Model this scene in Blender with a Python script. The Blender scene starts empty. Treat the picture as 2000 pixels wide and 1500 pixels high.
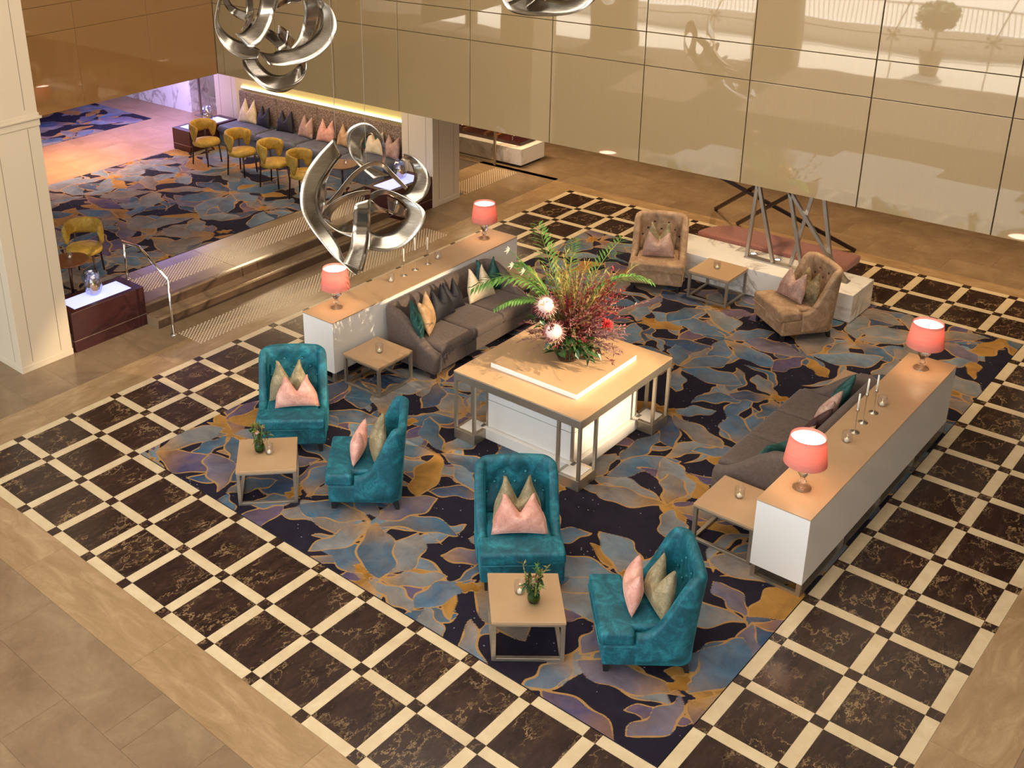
import bpy, bmesh, math, random
import numpy as np
from mathutils import Vector, Matrix
random.seed(7)
SC = bpy.context.scene
COL = SC.collection
PI = math.pi

# ---------------------------------------------------------------- camera
F_PX, PPX, PPY = 2159.84, 708.04, 494.01          # for the 2000 x 1500 frame
def _rz(a): return Matrix.Rotation(a, 3, 'Z')
def _rx(a): return Matrix.Rotation(a, 3, 'X')
CAM_R = _rz(0.781112) @ _rx(1.185380) @ _rz(-0.036984)
CAM_C = Vector((9.34755, -4.33070, 6.60347))
cam_data = bpy.data.cameras.new('camera')
cam = bpy.data.objects.new('camera', cam_data)
COL.objects.link(cam)
cam.matrix_world = Matrix.Translation(CAM_C) @ CAM_R.to_4x4()
cam_data.sensor_fit = 'HORIZONTAL'
cam_data.sensor_width = 36.0
cam_data.lens = F_PX / 2000.0 * 36.0
cam_data.shift_x = (1000.0 - PPX) / 2000.0
cam_data.shift_y = (PPY - 750.0) / 2000.0
cam_data.clip_end = 200
SC.camera = cam

# ---------------------------------------------------------------- exposure, world, lights
SC.view_settings.view_transform = 'Standard'
SC.view_settings.look = 'None'
SC.view_settings.gamma = 1.0
SC.view_settings.use_curve_mapping = False
SC.view_settings.exposure = -0.25
SC.cycles.adaptive_threshold = 0.02; SC.cycles.max_bounces = 7; SC.cycles.diffuse_bounces = 3; SC.cycles.glossy_bounces = 4; SC.cycles.transmission_bounces = 6; SC.cycles.transparent_max_bounces = 8

world = bpy.data.worlds.new('sky'); SC.world = world
world.use_nodes = True
bg = world.node_tree.nodes['Background']
bg.inputs[0].default_value = (0.80, 0.90, 1.0, 1)
bg.inputs[1].default_value = 5.2

def light(name, kind, loc, energy, color, target=None, **kw):
    d = bpy.data.lights.new(name, kind)
    d.energy = energy; d.color = color
    for k, v in kw.items(): setattr(d, k, v)
    o = bpy.data.objects.new(name, d); COL.objects.link(o)
    o.location = loc
    if target is not None:
        o.rotation_euler = (Vector(target) - Vector(loc)).to_track_quat('-Z', 'Y').to_euler()
    return o
WARM = (1.0, 0.72, 0.42)
light('sun', 'SUN', (0, -20, 20), 20.0, (1.0, 0.93, 0.82), target=(1.5, -9.0, 0.0), angle=0.01)
# unseen fill light added under the atrium ceiling and the recessed lights of the lower soffits
light('ceiling_fill_light', 'AREA', (3.4, 2.0, 8.3), 740, (1.0, 0.88, 0.73), target=(3.4, 2.0, 0), shape='RECTANGLE', size=7.0, size_y=8.0)
for _k in range(6):
    light('soffit_downlight', 'SPOT', (-1.0+1.9*_k, 12.6, 2.38), 190, WARM, target=(-1.0+1.9*_k, 12.6, 0), spot_size=math.radians(140), spot_blend=1.0, shadow_soft_size=.05)
for _k in range(5):
    light('soffit_downlight', 'SPOT', (-.6+1.75*_k, 9.3, 2.38), 140, (1.0, .78, .52), target=(-.6+1.75*_k, 9.5, 0), spot_size=math.radians(120), spot_blend=1.0, shadow_soft_size=.05)
light('soffit_light_lounge', 'AREA', (-5.6, 8.5, 2.36), 90, WARM, target=(-5.6, 8.5, 0), shape='RECTANGLE', size=5.0, size_y=0.8)
light('soffit_light_passage', 'AREA', (-9.6, 6.4, 2.36), 190, (1.0, 0.66, 0.44), target=(-9.8, 6.4, 0), shape='RECTANGLE', size=1.2, size_y=3.0, spread=math.radians(125))
light('soffit_light_violet', 'AREA', (-10.0, 8.9, 2.36), 260, (0.42, 0.36, 1.0), target=(-10.0, 8.9, 0), shape='RECTANGLE', size=1.6, size_y=2.0)
light('soffit_light_counter', 'AREA', (-3.6, 12.0, 2.36), 130, WARM, target=(-3.6, 12.2, 0), shape='RECTANGLE', size=2.0, size_y=.8)
light('track_spot', 'SPOT', (12.6, 7.05, 4.9), 10000, (1.0, 0.78, 0.52), target=(2.2, 4.75, 0.85), spot_size=math.radians(17), spot_blend=0.35, shadow_soft_size=0.03)

light('track_spot', 'SPOT', (9.6, 7.0, 7.4), 5000, (1.0, 0.80, 0.56), target=(3.2, 4.75, 0.9), spot_size=math.radians(13), spot_blend=0.4, shadow_soft_size=0.03)

# ---------------------------------------------------------------- mesh helpers
def link(o, parent=None):
    COL.objects.link(o)
    if parent is not None: o.parent = parent
    return o

def tag(o, label=None, cat=None, group=None, kind=None):
    if label: o['label'] = label
    if cat: o['category'] = cat
    if group: o['group'] = group
    if kind: o['kind'] = kind
    return o

def thing(name, label, cat, loc=(0, 0, 0), rz=0.0, group=None):
    o = bpy.data.objects.new(name, None)
    COL.objects.link(o)
    o.location = loc; o.rotation_euler = (0, 0, rz)
    o.empty_display_size = 0.1
    return tag(o, label, cat, group)

def mesh(name, verts, faces, mat=None, smooth=False):
    me = bpy.data.meshes.new(name)
    me.from_pydata([tuple(v) for v in verts], [], [tuple(f) for f in faces])
    if mat is not None: me.materials.append(mat)
    if smooth:
        me.polygons.foreach_set('use_smooth', [True] * len(me.polygons))
    me.update()
    return me

def obj(name, me, parent=None, loc=(0, 0, 0), rot=(0, 0, 0), bevel=0.0, seg=2):
    o = bpy.data.objects.new(name, me)
    link(o, parent)
    o.location = loc; o.rotation_euler = rot
    if bevel > 0:
        b = o.modifiers.new('bevel', 'BEVEL'); b.width = bevel; b.segments = seg
        b.limit_method = 'ANGLE'; b.angle_limit = math.radians(40)
    return o

BOXF = [(0, 3, 2, 1), (4, 5, 6, 7), (0, 1, 5, 4), (1, 2, 6, 5), (2, 3, 7, 6), (3, 0, 4, 7)]
def boxv(x0, x1, y0, y1, z0, z1):
    return [(x0, y0, z0), (x1, y0, z0), (x1, y1, z0), (x0, y1, z0), (x0, y0, z1), (x1, y0, z1), (x1, y1, z1), (x0, y1, z1)]
_bc = {}
def box(name, x0, x1, y0, y1, z0, z1, mat, parent=None, bevel=0.0, seg=2):
    """box with its origin at its own centre; alike boxes share one mesh"""
    c = ((x0 + x1) / 2, (y0 + y1) / 2, (z0 + z1) / 2)
    s = (round(abs(x1 - x0), 3), round(abs(y1 - y0), 3), round(abs(z1 - z0), 4))
    key = (s, mat.name)
    if key not in _bc:
        _bc[key] = mesh(name, boxv(-s[0]/2, s[0]/2, -s[1]/2, s[1]/2, -s[2]/2, s[2]/2), BOXF, mat)
    return obj(name, _bc[key], parent, c, bevel=bevel, seg=seg)

class MB:
    """collects shapes that make ONE part"""
    def __init__(s): s.v = []; s.f = []
    def add(s, v, f):
        n = len(s.v); s.v += [tuple(p) for p in v]; s.f += [tuple(i + n for i in q) for q in f]; return s
    def box(s, x0, x1, y0, y1, z0, z1): return s.add(boxv(x0, x1, y0, y1, z0, z1), BOXF)
    def bar(s, a, b, w, h=None):
        h = h or w; a = Vector(a); b = Vector(b); d = (b - a)
        L = d.length; q = d.to_track_quat('X', 'Z')
        return s.add([a + q @ Vector(p) for p in boxv(0, L, -w/2, w/2, -h/2, h/2)], BOXF)
    def lathe(s, prof, n=24, c=(0, 0, 0), cap=True):
        v = []; f = []; m = len(prof)
        for i in range(n):
            a = 2 * PI * i / n
            for r, z in prof: v.append((c[0] + r * math.cos(a), c[1] + r * math.sin(a), c[2] + z))
        for i in range(n):
            for k in range(m - 1):
                f.append((i*m+k, ((i+1) % n)*m+k, ((i+1) % n)*m+k+1, i*m+k+1))
        if cap:
            if prof[0][0] > 1e-5: f.append(tuple(i*m for i in reversed(range(n))))
            if prof[-1][0] > 1e-5: f.append(tuple(i*m+m-1 for i in range(n)))
        return s.add(v, f)
    def tube(s, pts, r, n=6, r1=None):
        pts = [Vector(p) for p in pts]; v = []; f = []; m = len(pts)
        for i, p in enumerate(pts):
            d = (pts[min(i+1, m-1)] - pts[max(i-1, 0)]).normalized()
            a = Vector((0, 0, 1)) if abs(d.z) < .9 else Vector((1, 0, 0))
            x = d.cross(a).normalized(); y = d.cross(x)
            rr = r if r1 is None else r + (r1 - r) * i / (m - 1)
            for k in range(n):
                t = 2 * PI * k / n; v.append(p + rr * (math.cos(t) * x + math.sin(t) * y))
        for i in range(m - 1):
            for k in range(n): f.append((i*n+k, i*n+(k+1) % n, (i+1)*n+(k+1) % n, (i+1)*n+k))
        f.append(tuple(reversed(range(n)))); f.append(tuple((m-1)*n+k for k in range(n)))
        return s.add(v, f)
    def prism(s, poly, z0, z1):
        n = len(poly)
        v = [(x, y, z0) for x, y in poly] + [(x, y, z1) for x, y in poly]
        f = [tuple(reversed(range(n))), tuple(range(n, 2*n))] + [(i, (i+1) % n, n+(i+1) % n, n+i) for i in range(n)]
        return s.add(v, f)
    def build(s, name, mat, parent=None, smooth=False, bevel=0.0, loc=(0, 0, 0), rot=(0, 0, 0), seg=2):
        return obj(name, mesh(name, s.v, s.f, mat, smooth), parent, loc, rot, bevel, seg)

def copy_tree(o, parent=None):
    c = o.copy(); COL.objects.link(c)
    c.parent = parent
    for ch in o.children: copy_tree(ch, c)
    return c
def smoothstep(x): x = max(0.0, min(1.0, x)); return x * x * (3 - 2 * x)
def lerp(a, b, t): return a + (b - a) * t
def pw(u, v, axis, val):
    """point where the sight line of a photo measurement meets a plane (used to survey positions)"""
    d = CAM_R @ Vector(((u - PPX) / F_PX, -(v - PPY) / F_PX, -1.0))
    return CAM_C + d * ((val - CAM_C[axis]) / d[axis])

# ---------------------------------------------------------------- materials
def srgb(r, g, b):
    return tuple(((c/255.0)/12.92 if c/255.0 <= .04045 else ((c/255.0+.055)/1.055)**2.4) for c in (r, g, b)) + (1,)
MATS = {}
class NT:
    def __init__(s, name):
        s.m = bpy.data.materials.new(name); s.m.use_nodes = True
        s.t = s.m.node_tree; s.n = s.t.nodes; s.b = s.n['Principled BSDF']; s.out = s.n['Material Output']
    def node(s, typ, **kw):
        n = s.n.new(typ)
        for k, v in kw.items(): setattr(n, k, v)
        return n
    def L(s, a, b): s.t.links.new(a, b)
    def coord(s, scale=(1, 1, 1), rnd=True, gen=False):
        tc = s.node('ShaderNodeTexCoord'); mp = s.node('ShaderNodeMapping')
        mp.inputs['Scale'].default_value = scale
        s.L(tc.outputs['Object'], mp.inputs[0])
        if rnd:
            oi = s.node('ShaderNodeObjectInfo'); ml = s.node('ShaderNodeMath', operation='MULTIPLY'); ml.inputs[1].default_value = 37.0
            s.L(oi.outputs['Random'], ml.inputs[0]); s.L(ml.outputs[0], mp.inputs['Location'])
        return mp.outputs[0]
    def noise(s, vec, scale, detail=4, rough=.55, dist=0.0):
        n = s.node('ShaderNodeTexNoise'); n.inputs['Scale'].default_value = scale; n.inputs['Detail'].default_value = detail
        n.inputs['Roughness'].default_value = rough; n.inputs['Distortion'].default_value = dist
        s.L(vec, n.inputs['Vector']); return n.outputs['Fac']
    def ramp(s, fac, stops, interp='LINEAR'):
        r = s.node('ShaderNodeValToRGB'); r.color_ramp.interpolation = interp
        e = r.color_ramp.elements
        while len(e) < len(stops): e.new(.5)
        for i, (p, c) in enumerate(stops):
            e[i].position = p; e[i].color = c if len(c) == 4 else (*c, 1)
        s.L(fac, r.inputs[0]); return r.outputs[0]
    def mix(s, fac, a, b, mode='MIX'):
        m = s.node('ShaderNodeMix', data_type='RGBA', blend_type=mode)
        if isinstance(fac, float): m.inputs[0].default_value = fac
        else: s.L(fac, m.inputs[0])
        for i, c in ((6, a), (7, b)):
            if isinstance(c, tuple): m.inputs[i].default_value = c
            else: s.L(c, m.inputs[i])
        return m.outputs[2]
    def math(s, op, a, b=0.0, clamp=False):
        m = s.node('ShaderNodeMath', operation=op); m.use_clamp = clamp
        for i, c in ((0, a), (1, b)):
            if isinstance(c, (int, float)): m.inputs[i].default_value = c
            else: s.L(c, m.inputs[i])
        return m.outputs[0]
    def bump(s, h, strength=.2, dist=.01):
        b = s.node('ShaderNodeBump'); b.inputs['Strength'].default_value = strength; b.inputs['Distance'].default_value = dist
        s.L(h, b.inputs['Height']); s.L(b.outputs[0], s.b.inputs['Normal'])
    def base(s, c):
        if isinstance(c, tuple): s.b.inputs['Base Color'].default_value = c
        else: s.L(c, s.b.inputs['Base Color'])
    def set(s, **kw):
        for k, v in kw.items(): s.b.inputs[k.replace('_', ' ')].default_value = v
        return s

def plain(name, col, rough=.5, metal=0.0, **kw):
    t = NT(name); t.base(col); t.set(Roughness=rough, Metallic=metal, **kw); return t.m
def fabric(name, c1, c2, scale=14, sheen=.4, rough=.85, weave=0, tint=None):
    t = NT(name); v = t.coord()
    c = t.ramp(t.noise(v, scale, 5, .6, .4), [(.3, c1), (.7, c2)])
    t.base(c); t.set(Roughness=rough)
    t.b.inputs['Sheen Weight'].default_value = sheen; t.b.inputs['Sheen Roughness'].default_value = .35
    if tint: t.b.inputs['Sheen Tint'].default_value = tint
    t.bump(t.noise(v, 350 if not weave else weave, 2), .12, .002)
    return t.m
def emis(name, col, strength):
    t = NT(name); t.base((*col[:3], 1)); t.b.inputs['Emission Color'].default_value = (*col[:3], 1)
    t.b.inputs['Emission Strength'].default_value = strength; return t.m
def glass(name, col=(1, 1, 1, 1), rough=.02, trans=1.0, ior=1.45):
    t = NT(name); t.base(col); t.set(Roughness=rough, IOR=ior); t.b.inputs['Transmission Weight'].default_value = trans; return t.m
def thin_glass(name, col=(1, 1, 1, 1), refl=.2, rough=.03):
    """thin-walled clear glass: mostly see-through with a clear reflection"""
    t = NT(name); tr = t.node('ShaderNodeBsdfTransparent'); tr.inputs[0].default_value = tuple(.9*c for c in col[:3]) + (1,)
    gl = t.node('ShaderNodeBsdfGlossy'); gl.inputs['Roughness'].default_value = rough
    fr = t.node('ShaderNodeLayerWeight'); fr.inputs[0].default_value = .25
    fac = t.math('ADD', t.math('MULTIPLY', fr.outputs['Facing'], .5), refl, True)
    mx = t.node('ShaderNodeMixShader'); t.L(fac, mx.inputs[0]); t.L(tr.outputs[0], mx.inputs[1]); t.L(gl.outputs[0], mx.inputs[2])
    t.L(mx.outputs[0], t.out.inputs[0]); return t.m

def mk_dark_marble():
    t = NT('dark_marble'); v = t.coord((1, 1, 1))
    v2 = t.coord((1, .35, 1))
    base = t.ramp(t.noise(v2, 9, 6, .7, .3), [(.3, srgb(34, 22, 18)), (.75, srgb(66, 46, 38))])
    n = t.noise(t.coord((1, .55, 1)), 5.0, 10, .66, .25)
    vein = t.ramp(t.math('ABSOLUTE', t.math('SUBTRACT', n, .5)), [(0, (1, 1, 1, 1)), (.013, (0, 0, 0, 1))])
    msk = t.ramp(t.noise(v, 3.2, 3), [(.42, (0, 0, 0, 1)), (.6, (1, 1, 1, 1))])
    f = t.math('MULTIPLY', t.math('MULTIPLY', vein, msk), .9)
    fine = t.ramp(t.math('ABSOLUTE', t.math('SUBTRACT', t.noise(t.coord((1, .4, 1)), 22, 8, .75, .2), .5)), [(0, (1, 1, 1, 1)), (.02, (0, 0, 0, 1))])
    f2 = t.math('MULTIPLY', t.math('MULTIPLY', fine, t.ramp(t.noise(v2, 6, 2), [(.5, (0, 0, 0, 1)), (.62, (1, 1, 1, 1))])), .4)
    c = t.mix(f2, base, srgb(128, 98, 62)); c = t.mix(f, c, srgb(176, 145, 100))
    t.base(c); t.set(Roughness=.24); t.b.inputs['Specular IOR Level'].default_value = .42; return t.m
def mk_stone(name, c1, c2, c3, scale=2.0, stretch=(1, 1, 1), rough=.28, amt=.5):
    t = NT(name); v = t.coord(stretch)
    c = t.ramp(t.noise(v, scale, 8, .65, .6), [(.28, c1), (.52, c2), (.75, c3)])
    g = t.ramp(t.noise(v, scale * 14, 4, .7), [(.3, (.86, .86, .86, 1)), (.7, (1.06, 1.06, 1.06, 1))])
    c = t.mix(amt, c, g, 'MULTIPLY')
    t.base(c); t.set(Roughness=rough); return t.m
def mk_white_marble(name='white_marble', warm=0.0):
    t = NT(name); v = t.coord((1, 1, 1))
    n = t.noise(v, 1.3, 7, .6, 1.3)
    vein = t.ramp(t.math('ABSOLUTE', t.math('SUBTRACT', n, .5)), [(0, (1, 1, 1, 1)), (.05, (0, 0, 0, 1))])
    f = t.math('MULTIPLY', vein, t.ramp(t.noise(v, 1.9, 2), [(.42, (0, 0, 0, 1)), (.6, (.85, .85, .85, 1))]))
    c = t.mix(f, srgb(236, 228, 216), srgb(150, 132, 116)); t.base(c); t.set(Roughness=.18); return t.m
def mk_brushed(name, c1, c2, rough=.3, stretch=(2, 2, 90), metal=1.0):
    t = NT(name); v = t.coord(stretch)
    n = t.noise(v, 6, 3, .6); t.base(t.ramp(n, [(.3, c1), (.7, c2)])); t.set(Metallic=metal)
    t.L(t.ramp(n, [(.2, (rough*.8,)*3), (.8, (rough*1.3,)*3)]), t.b.inputs['Roughness']); return t.m
def mk_velvet(name, dark, mid, lite):
    t = NT(name); v = t.coord()
    n = t.noise(v, 7, 6, .65, .8); n2 = t.noise(v, 60, 3, .7)
    c = t.ramp(t.math('ADD', t.math('MULTIPLY', n, .75), t.math('MULTIPLY', n2, .25)), [(.34, dark), (.5, mid), (.66, lite)])
    t.base(c); t.set(Roughness=.62); t.b.inputs['Sheen Weight'].default_value = .8; t.b.inputs['Sheen Roughness'].default_value = .3
    t.b.inputs['Sheen Tint'].default_value = lite; t.bump(n2, .15, .003); return t.m

M = MATS
M['dark'] = mk_dark_marble()
M['cream'] = mk_stone('cream_limestone', srgb(196, 172, 134), srgb(208, 186, 148), srgb(220, 200, 164), 5, rough=.3, amt=.3)
M['trav_x'] = mk_stone('travertine_x', srgb(142, 113, 79), srgb(160, 130, 94), srgb(184, 154, 116), 2.2, (1, 3.2, 1), .22)
M['trav_y'] = mk_stone('travertine_y', srgb(142, 113, 79), srgb(160, 130, 94), srgb(184, 154, 116), 2.2, (3.2, 1, 1), .22)
M['slab'] = mk_stone('taupe_stone', srgb(120, 97, 73), srgb(136, 112, 85), srgb(152, 127, 98), 1.6, (1, 1, 1), .2)
M['grout'] = plain('grout', srgb(70, 56, 44), .9)
M['wmarble'] = mk_white_marble()
M['cream_paint'] = plain('cream_paint', srgb(210, 192, 164), .45)
M['white'] = plain('white_lacquer', srgb(236, 230, 222), .3)
M['tan'] = mk_stone('tan_laminate', srgb(172, 138, 102), srgb(178, 144, 107), srgb(184, 150, 113), 2, (1, 1, 1), .35, .15)
M['metal'] = mk_brushed('champagne_metal', srgb(172, 160, 142), srgb(198, 186, 168), .34, metal=.85)
M['steel'] = plain('satin_steel', srgb(196, 186, 172), .32, .85)
M['bronze'] = plain('dark_bronze', srgb(52, 30, 24), .4, .3)
M['chrome'] = plain('chrome', (.82, .8, .78, 1), .12, 1.0)
M['plum'] = mk_stone('plum_wood', srgb(46, 18, 22), srgb(58, 25, 26), srgb(70, 34, 32), 4, (1, 1, 8), .28, .3)
M['black'] = plain('black_feet', (.012, .010, .010, 1), .5)
M['teal'] = mk_velvet('teal_velvet', srgb(3, 62, 74), srgb(8, 86, 99), srgb(36, 128, 141))
M['brown'] = mk_velvet('brown_velvet', srgb(128, 98, 70), srgb(160, 126, 94), srgb(190, 158, 124))
M['mustard'] = mk_velvet('mustard_velvet', srgb(128, 96, 26), srgb(160, 124, 38), srgb(188, 152, 66))
M['sofa'] = fabric('taupe_sofa_fabric', srgb(82, 68, 60), srgb(100, 84, 74), 30, .2)
M['olive'] = mk_velvet('olive_velvet', srgb(100, 88, 60), srgb(132, 118, 86), srgb(176, 160, 124))
M['pink'] = mk_velvet('pink_velvet', srgb(182, 120, 102), srgb(208, 150, 132), srgb(230, 182, 164))
M['tancush'] = mk_velvet('tan_velvet', srgb(150, 112, 74), srgb(178, 140, 98), srgb(200, 165, 122))
M['ivory'] = mk_velvet('ivory_velvet', srgb(190, 166, 130), srgb(212, 190, 156), srgb(228, 210, 180))
M['green'] = mk_velvet('green_velvet', srgb(8, 46, 44), srgb(16, 66, 60), srgb(40, 96, 88))
M['navy'] = mk_velvet('navy_velvet', srgb(10, 8, 14), srgb(20, 17, 26), srgb(36, 30, 40))
M['plumcush'] = mk_velvet('plum_velvet', srgb(40, 20, 22), srgb(58, 32, 32), srgb(80, 50, 46))
M['mauve'] = mk_velvet('mauve_velvet', srgb(134, 100, 88), srgb(170, 134, 118), srgb(200, 166, 148))
M['fur'] = mk_velvet('feather_print', srgb(70, 54, 30), srgb(120, 98, 62), srgb(168, 144, 100))
M['rose'] = fabric('rose_fabric', srgb(146, 90, 76), srgb(170, 112, 94), 40, .3)
M['banq'] = fabric('slate_banquette', srgb(64, 68, 78), srgb(96, 98, 108), 8, .2, .6)
M['glass'] = thin_glass('clear_glass')
M['wax'] = plain('candle_wax', srgb(240, 232, 214), .5, Subsurface_Weight=.2)
M['flame'] = emis('candle_glow', (1.0, .62, .28), 6.0)
M['lightpanel'] = emis('violet_light_panel', (.42, .46, 1.0), 1.5)
# ================================================================ SETTING
YW, ZB, XL = 7.33, 2.40, -5.55        # glass bulkhead plane, its lower edge, side bulkhead plane
PZ = 0.28                              # raised lounge level

def inview(x, y, z=0.0, m=90):
    v = CAM_R.transposed() @ (Vector((x, y, z)) - CAM_C)
    if v.z > -0.1: return False
    u = PPX + F_PX * v.x / -v.z; w = PPY - F_PX * v.y / -v.z
    return -m < u < 2000 + m and -m < w < 1500 + m
def rect_inview(x0, x1, y0, y1, z=0.0):
    return any(inview(x, y, z, 25) for x in (x0, (x0+x1)/2, x1) for y in (y0, (y0+y1)/2, y1))

floor = MB()
floor.box(-2.66, 15, -8.7, 17, -.20, -.008)
floor.box(-15, -2.66, 10.24, 17, -.20, -.008)
floor.box(-15, -2.66, -8.7, 2.2, -.20, -.008)
floor = floor.build('floor', M['grout']); tag(floor, kind='structure')

OFFX = {-2: -.05, -1: -.025, 0: .055, 1: .024, 2: .017, 10: .006, 11: -.041, 12: .0, 13: .038}
OFFY = {0: -.037, 1: .013, 2: .05, 3: .028, 15: -.024, 16: -.056, 17: -.013, 18: .047}
def LX(i): return (i + OFFX.get(i, .018)) * .6
def LY(j): return (j * 1.08247 + OFFY.get(j, -.004)) * .6
HB = .055      # half width of the cream bands
G = .0012      # joint
def ring_node(i, j): return not (1 <= i <= 10 and 3 <= j <= 15)
def ring_cell(i, j): return not (0 <= i <= 10 and 2 <= j <= 15)
for i in range(-2, 14):
    for j in range(0, 19):
        if ring_node(i, j) and rect_inview(LX(i)-HB, LX(i)+HB, LY(j)-HB, LY(j)+HB):
            box('inset_square', LX(i)-HB+G, LX(i)+HB-G, LY(j)-HB+G, LY(j)+HB-G, -.008, 0, M['dark'], floor)
        # strip running along X from node (i,j)
        if i < 13 and (ring_node(i, j) and ring_node(i+1, j)) and not (3 <= j <= 15 and 0 <= i <= 10):
            if rect_inview(LX(i), LX(i+1), LY(j)-HB, LY(j)+HB):
                box('cream_strip', LX(i)+HB+G, LX(i+1)-HB-G, LY(j)-HB+G, LY(j)+HB-G, -.008, 0, M['cream'], floor)
        if j < 18 and (ring_node(i, j) and ring_node(i, j+1)) and not (1 <= i <= 10 and 2 <= j <= 15):
            if rect_inview(LX(i)-HB, LX(i)+HB, LY(j), LY(j+1)):
                box('cream_strip', LX(i)-HB+G, LX(i)+HB-G, LY(j)+HB+G, LY(j+1)-HB-G, -.008, 0, M['cream'], floor)
        if i < 13 and j < 18 and ring_cell(i, j) and rect_inview(LX(i), LX(i+1), LY(j), LY(j+1)):
            box('marble_tile', LX(i)+HB+G, LX(i+1)-HB-G, LY(j)+HB+G, LY(j+1)-HB-G, -.008, 0, M['dark'], floor)
X0, X1, Y0, Y1 = LX(-2)-HB, LX(13)+HB, LY(0)-HB, LY(18)+HB
TW = .53       # travertine border
def run(lo, hi, step, off=0.0):
    a = lo; k = lo + (off if off > 0 else step)
    while a < hi - 1e-6:
        b = min(k, hi); yield a, b; a = b; k = b + step
def paving(name, x0, x1, y0, y1, m):
    if rect_inview(x0, x1, y0, y1): box(name, x0+G, x1-G, y0+G, y1-G, -.008, 0, m, floor)
for a, b in run(X0-TW, X1+TW, 1.83, .9):
    paving('travertine_border', a, b, Y0-TW, Y0, M['trav_x']); paving('travertine_border', a, b, Y1, Y1+.3, M['trav_x'])
for a, b in run(Y0, Y1, 1.83, 1.2):
    paving('travertine_border', X0-TW, X0, a, b, M['trav_y']); paving('travertine_border', X1, X1+TW, a, b, M['trav_y'])
ra = [-3.6, -2.5, -1.79, -.67, .43, 1.54, 3.20, 3.43, 3.99, 5.1, 6.2]
rb = [-3.6, -1.79, -.68, .43, 1.54, 2.65, 3.76, 4.87, 6.0]
yb = Y0 - TW
for k in range(5):
    js = ra if k % 2 == 0 else rb
    for a, b in zip(js, js[1:]): paving('paving_slab', a, b, yb - .575*(k+1), yb - .575*k, M['slab'])
xa = X0 - TW
for a, b in run(Y0-TW, 12.2, .585, .585 - (Y0-TW - 1.19) % .585 if True else 0):
    paving('paving_slab', -2.66, xa, a, b, M['slab'])
    if b < 2.3 or a > 10.2: paving('paving_slab', -3.6, -2.66, a, b, M['slab'])
for k in range(6):
    a0 = X1 + TW + .58 * k
    for a, b in run(0, 13, 1.1, .5 + .3*(k % 2)): paving('paving_slab', a0, a0+.58, a, b, M['slab'])
yk = Y1 + .3
for k in range(7):
    for a, b in run(-6.5, 12, 1.1, .4 + .55*(k % 2)): paving('paving_slab', a, b, yk + .585*k, yk + .585*(k+1), M['slab'])

def studs(name, x0, x1, y0, y1, z, parent, s=.052, r=.0135):
    mb = MB(); row = 0; y = y0
    while y < y1:
        x = x0 + (s/2 if row % 2 else 0)
        while x < x1:
            mb.lathe([(r, 0), (r*.75, .005)], 6, (x, y, z)); x += s
        y += s * .62; row += 1
    o = mb.build(name, M['stud'], parent); tag(o, kind='stuff'); return o
M['stud'] = plain('tactile_stud', srgb(214, 194, 164), .35, .2)
studs('tactile_studs', -2.04, -1.55, 3.55, 8.7, 0, floor)
studs('tactile_studs', -3.13, -2.62, 10.45, 12.0, 0, floor)

# ---- raised lounge with two steps
M['warmslab'] = mk_stone('lounge_stone', srgb(150, 112, 78), srgb(168, 128, 92), srgb(184, 144, 106), 1.6, (1, 1, 1), .3)
plat = box('lounge_floor', -15, -2.66, 2.2, 9.76, -.1, PZ - .012, M['grout']); plat.name = 'floor_lounge'; tag(plat, kind='structure')
o = MB(); o.box(-15, -9.0, 9.76, 17, -.1, PZ-.002); o.box(-9.0, -3.4, 9.76, 10.2, -.1, PZ-.002); o = o.build('floor_lounge_rear', M['warmslab']); tag(o, kind='structure')
PC = Vector(plat.location)
def lp(name, x0, x1, y0, y1, z0, z1, m, bevel=0.0):
    o = box(name, x0, x1, y0, y1, z0, z1, m, plat, bevel); o.location = Vector(o.location) - PC; return o
for a, b in run(3.44, 8.42, 1.11, .6):
    lp('step_tread', -2.655, -2.36, a+G, b-G, .0, .14, M['slab'], .004)
    lp('landing_slab', -3.78, -2.63, a+G, b-G, PZ-.14, PZ, M['slab'], .004)
M['riser'] = mk_stone('riser_stone', srgb(74, 55, 41), srgb(86, 65, 49), srgb(98, 76, 58), 2, (1, 1, 1), .3)
for x, za, zb in ((-2.36, .0, .12), (-2.63, .14, PZ-.02)):
    for a, b in run(3.44, 8.42, 1.11, .6): lp('riser', x, x+.004, a+.003, b-.003, za, zb, M['riser'])
for (x, z) in ((-2.362, .14), (-2.632, PZ)):
    for k in range(3): lp('nosing_strip', x-.035-.022*k, x-.025-.022*k, 3.46, 8.40, z-.002, z+.003, M['chrome'])
o = studs('tactile_studs', -3.5, -3.0, 3.72, 8.6, PZ, plat); o.location = -PC
for a, b in run(2.3, 9.75, .9, .45):
    for c, d in run(-13.5, -8.45, .9, .5 if int(a*10) % 2 else .2): 
        if rect_inview(c, d, a, b, PZ): lp('lounge_slab', c+G, d-G, a+G, b-G, PZ-.012, PZ, M['warmslab'])

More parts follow.
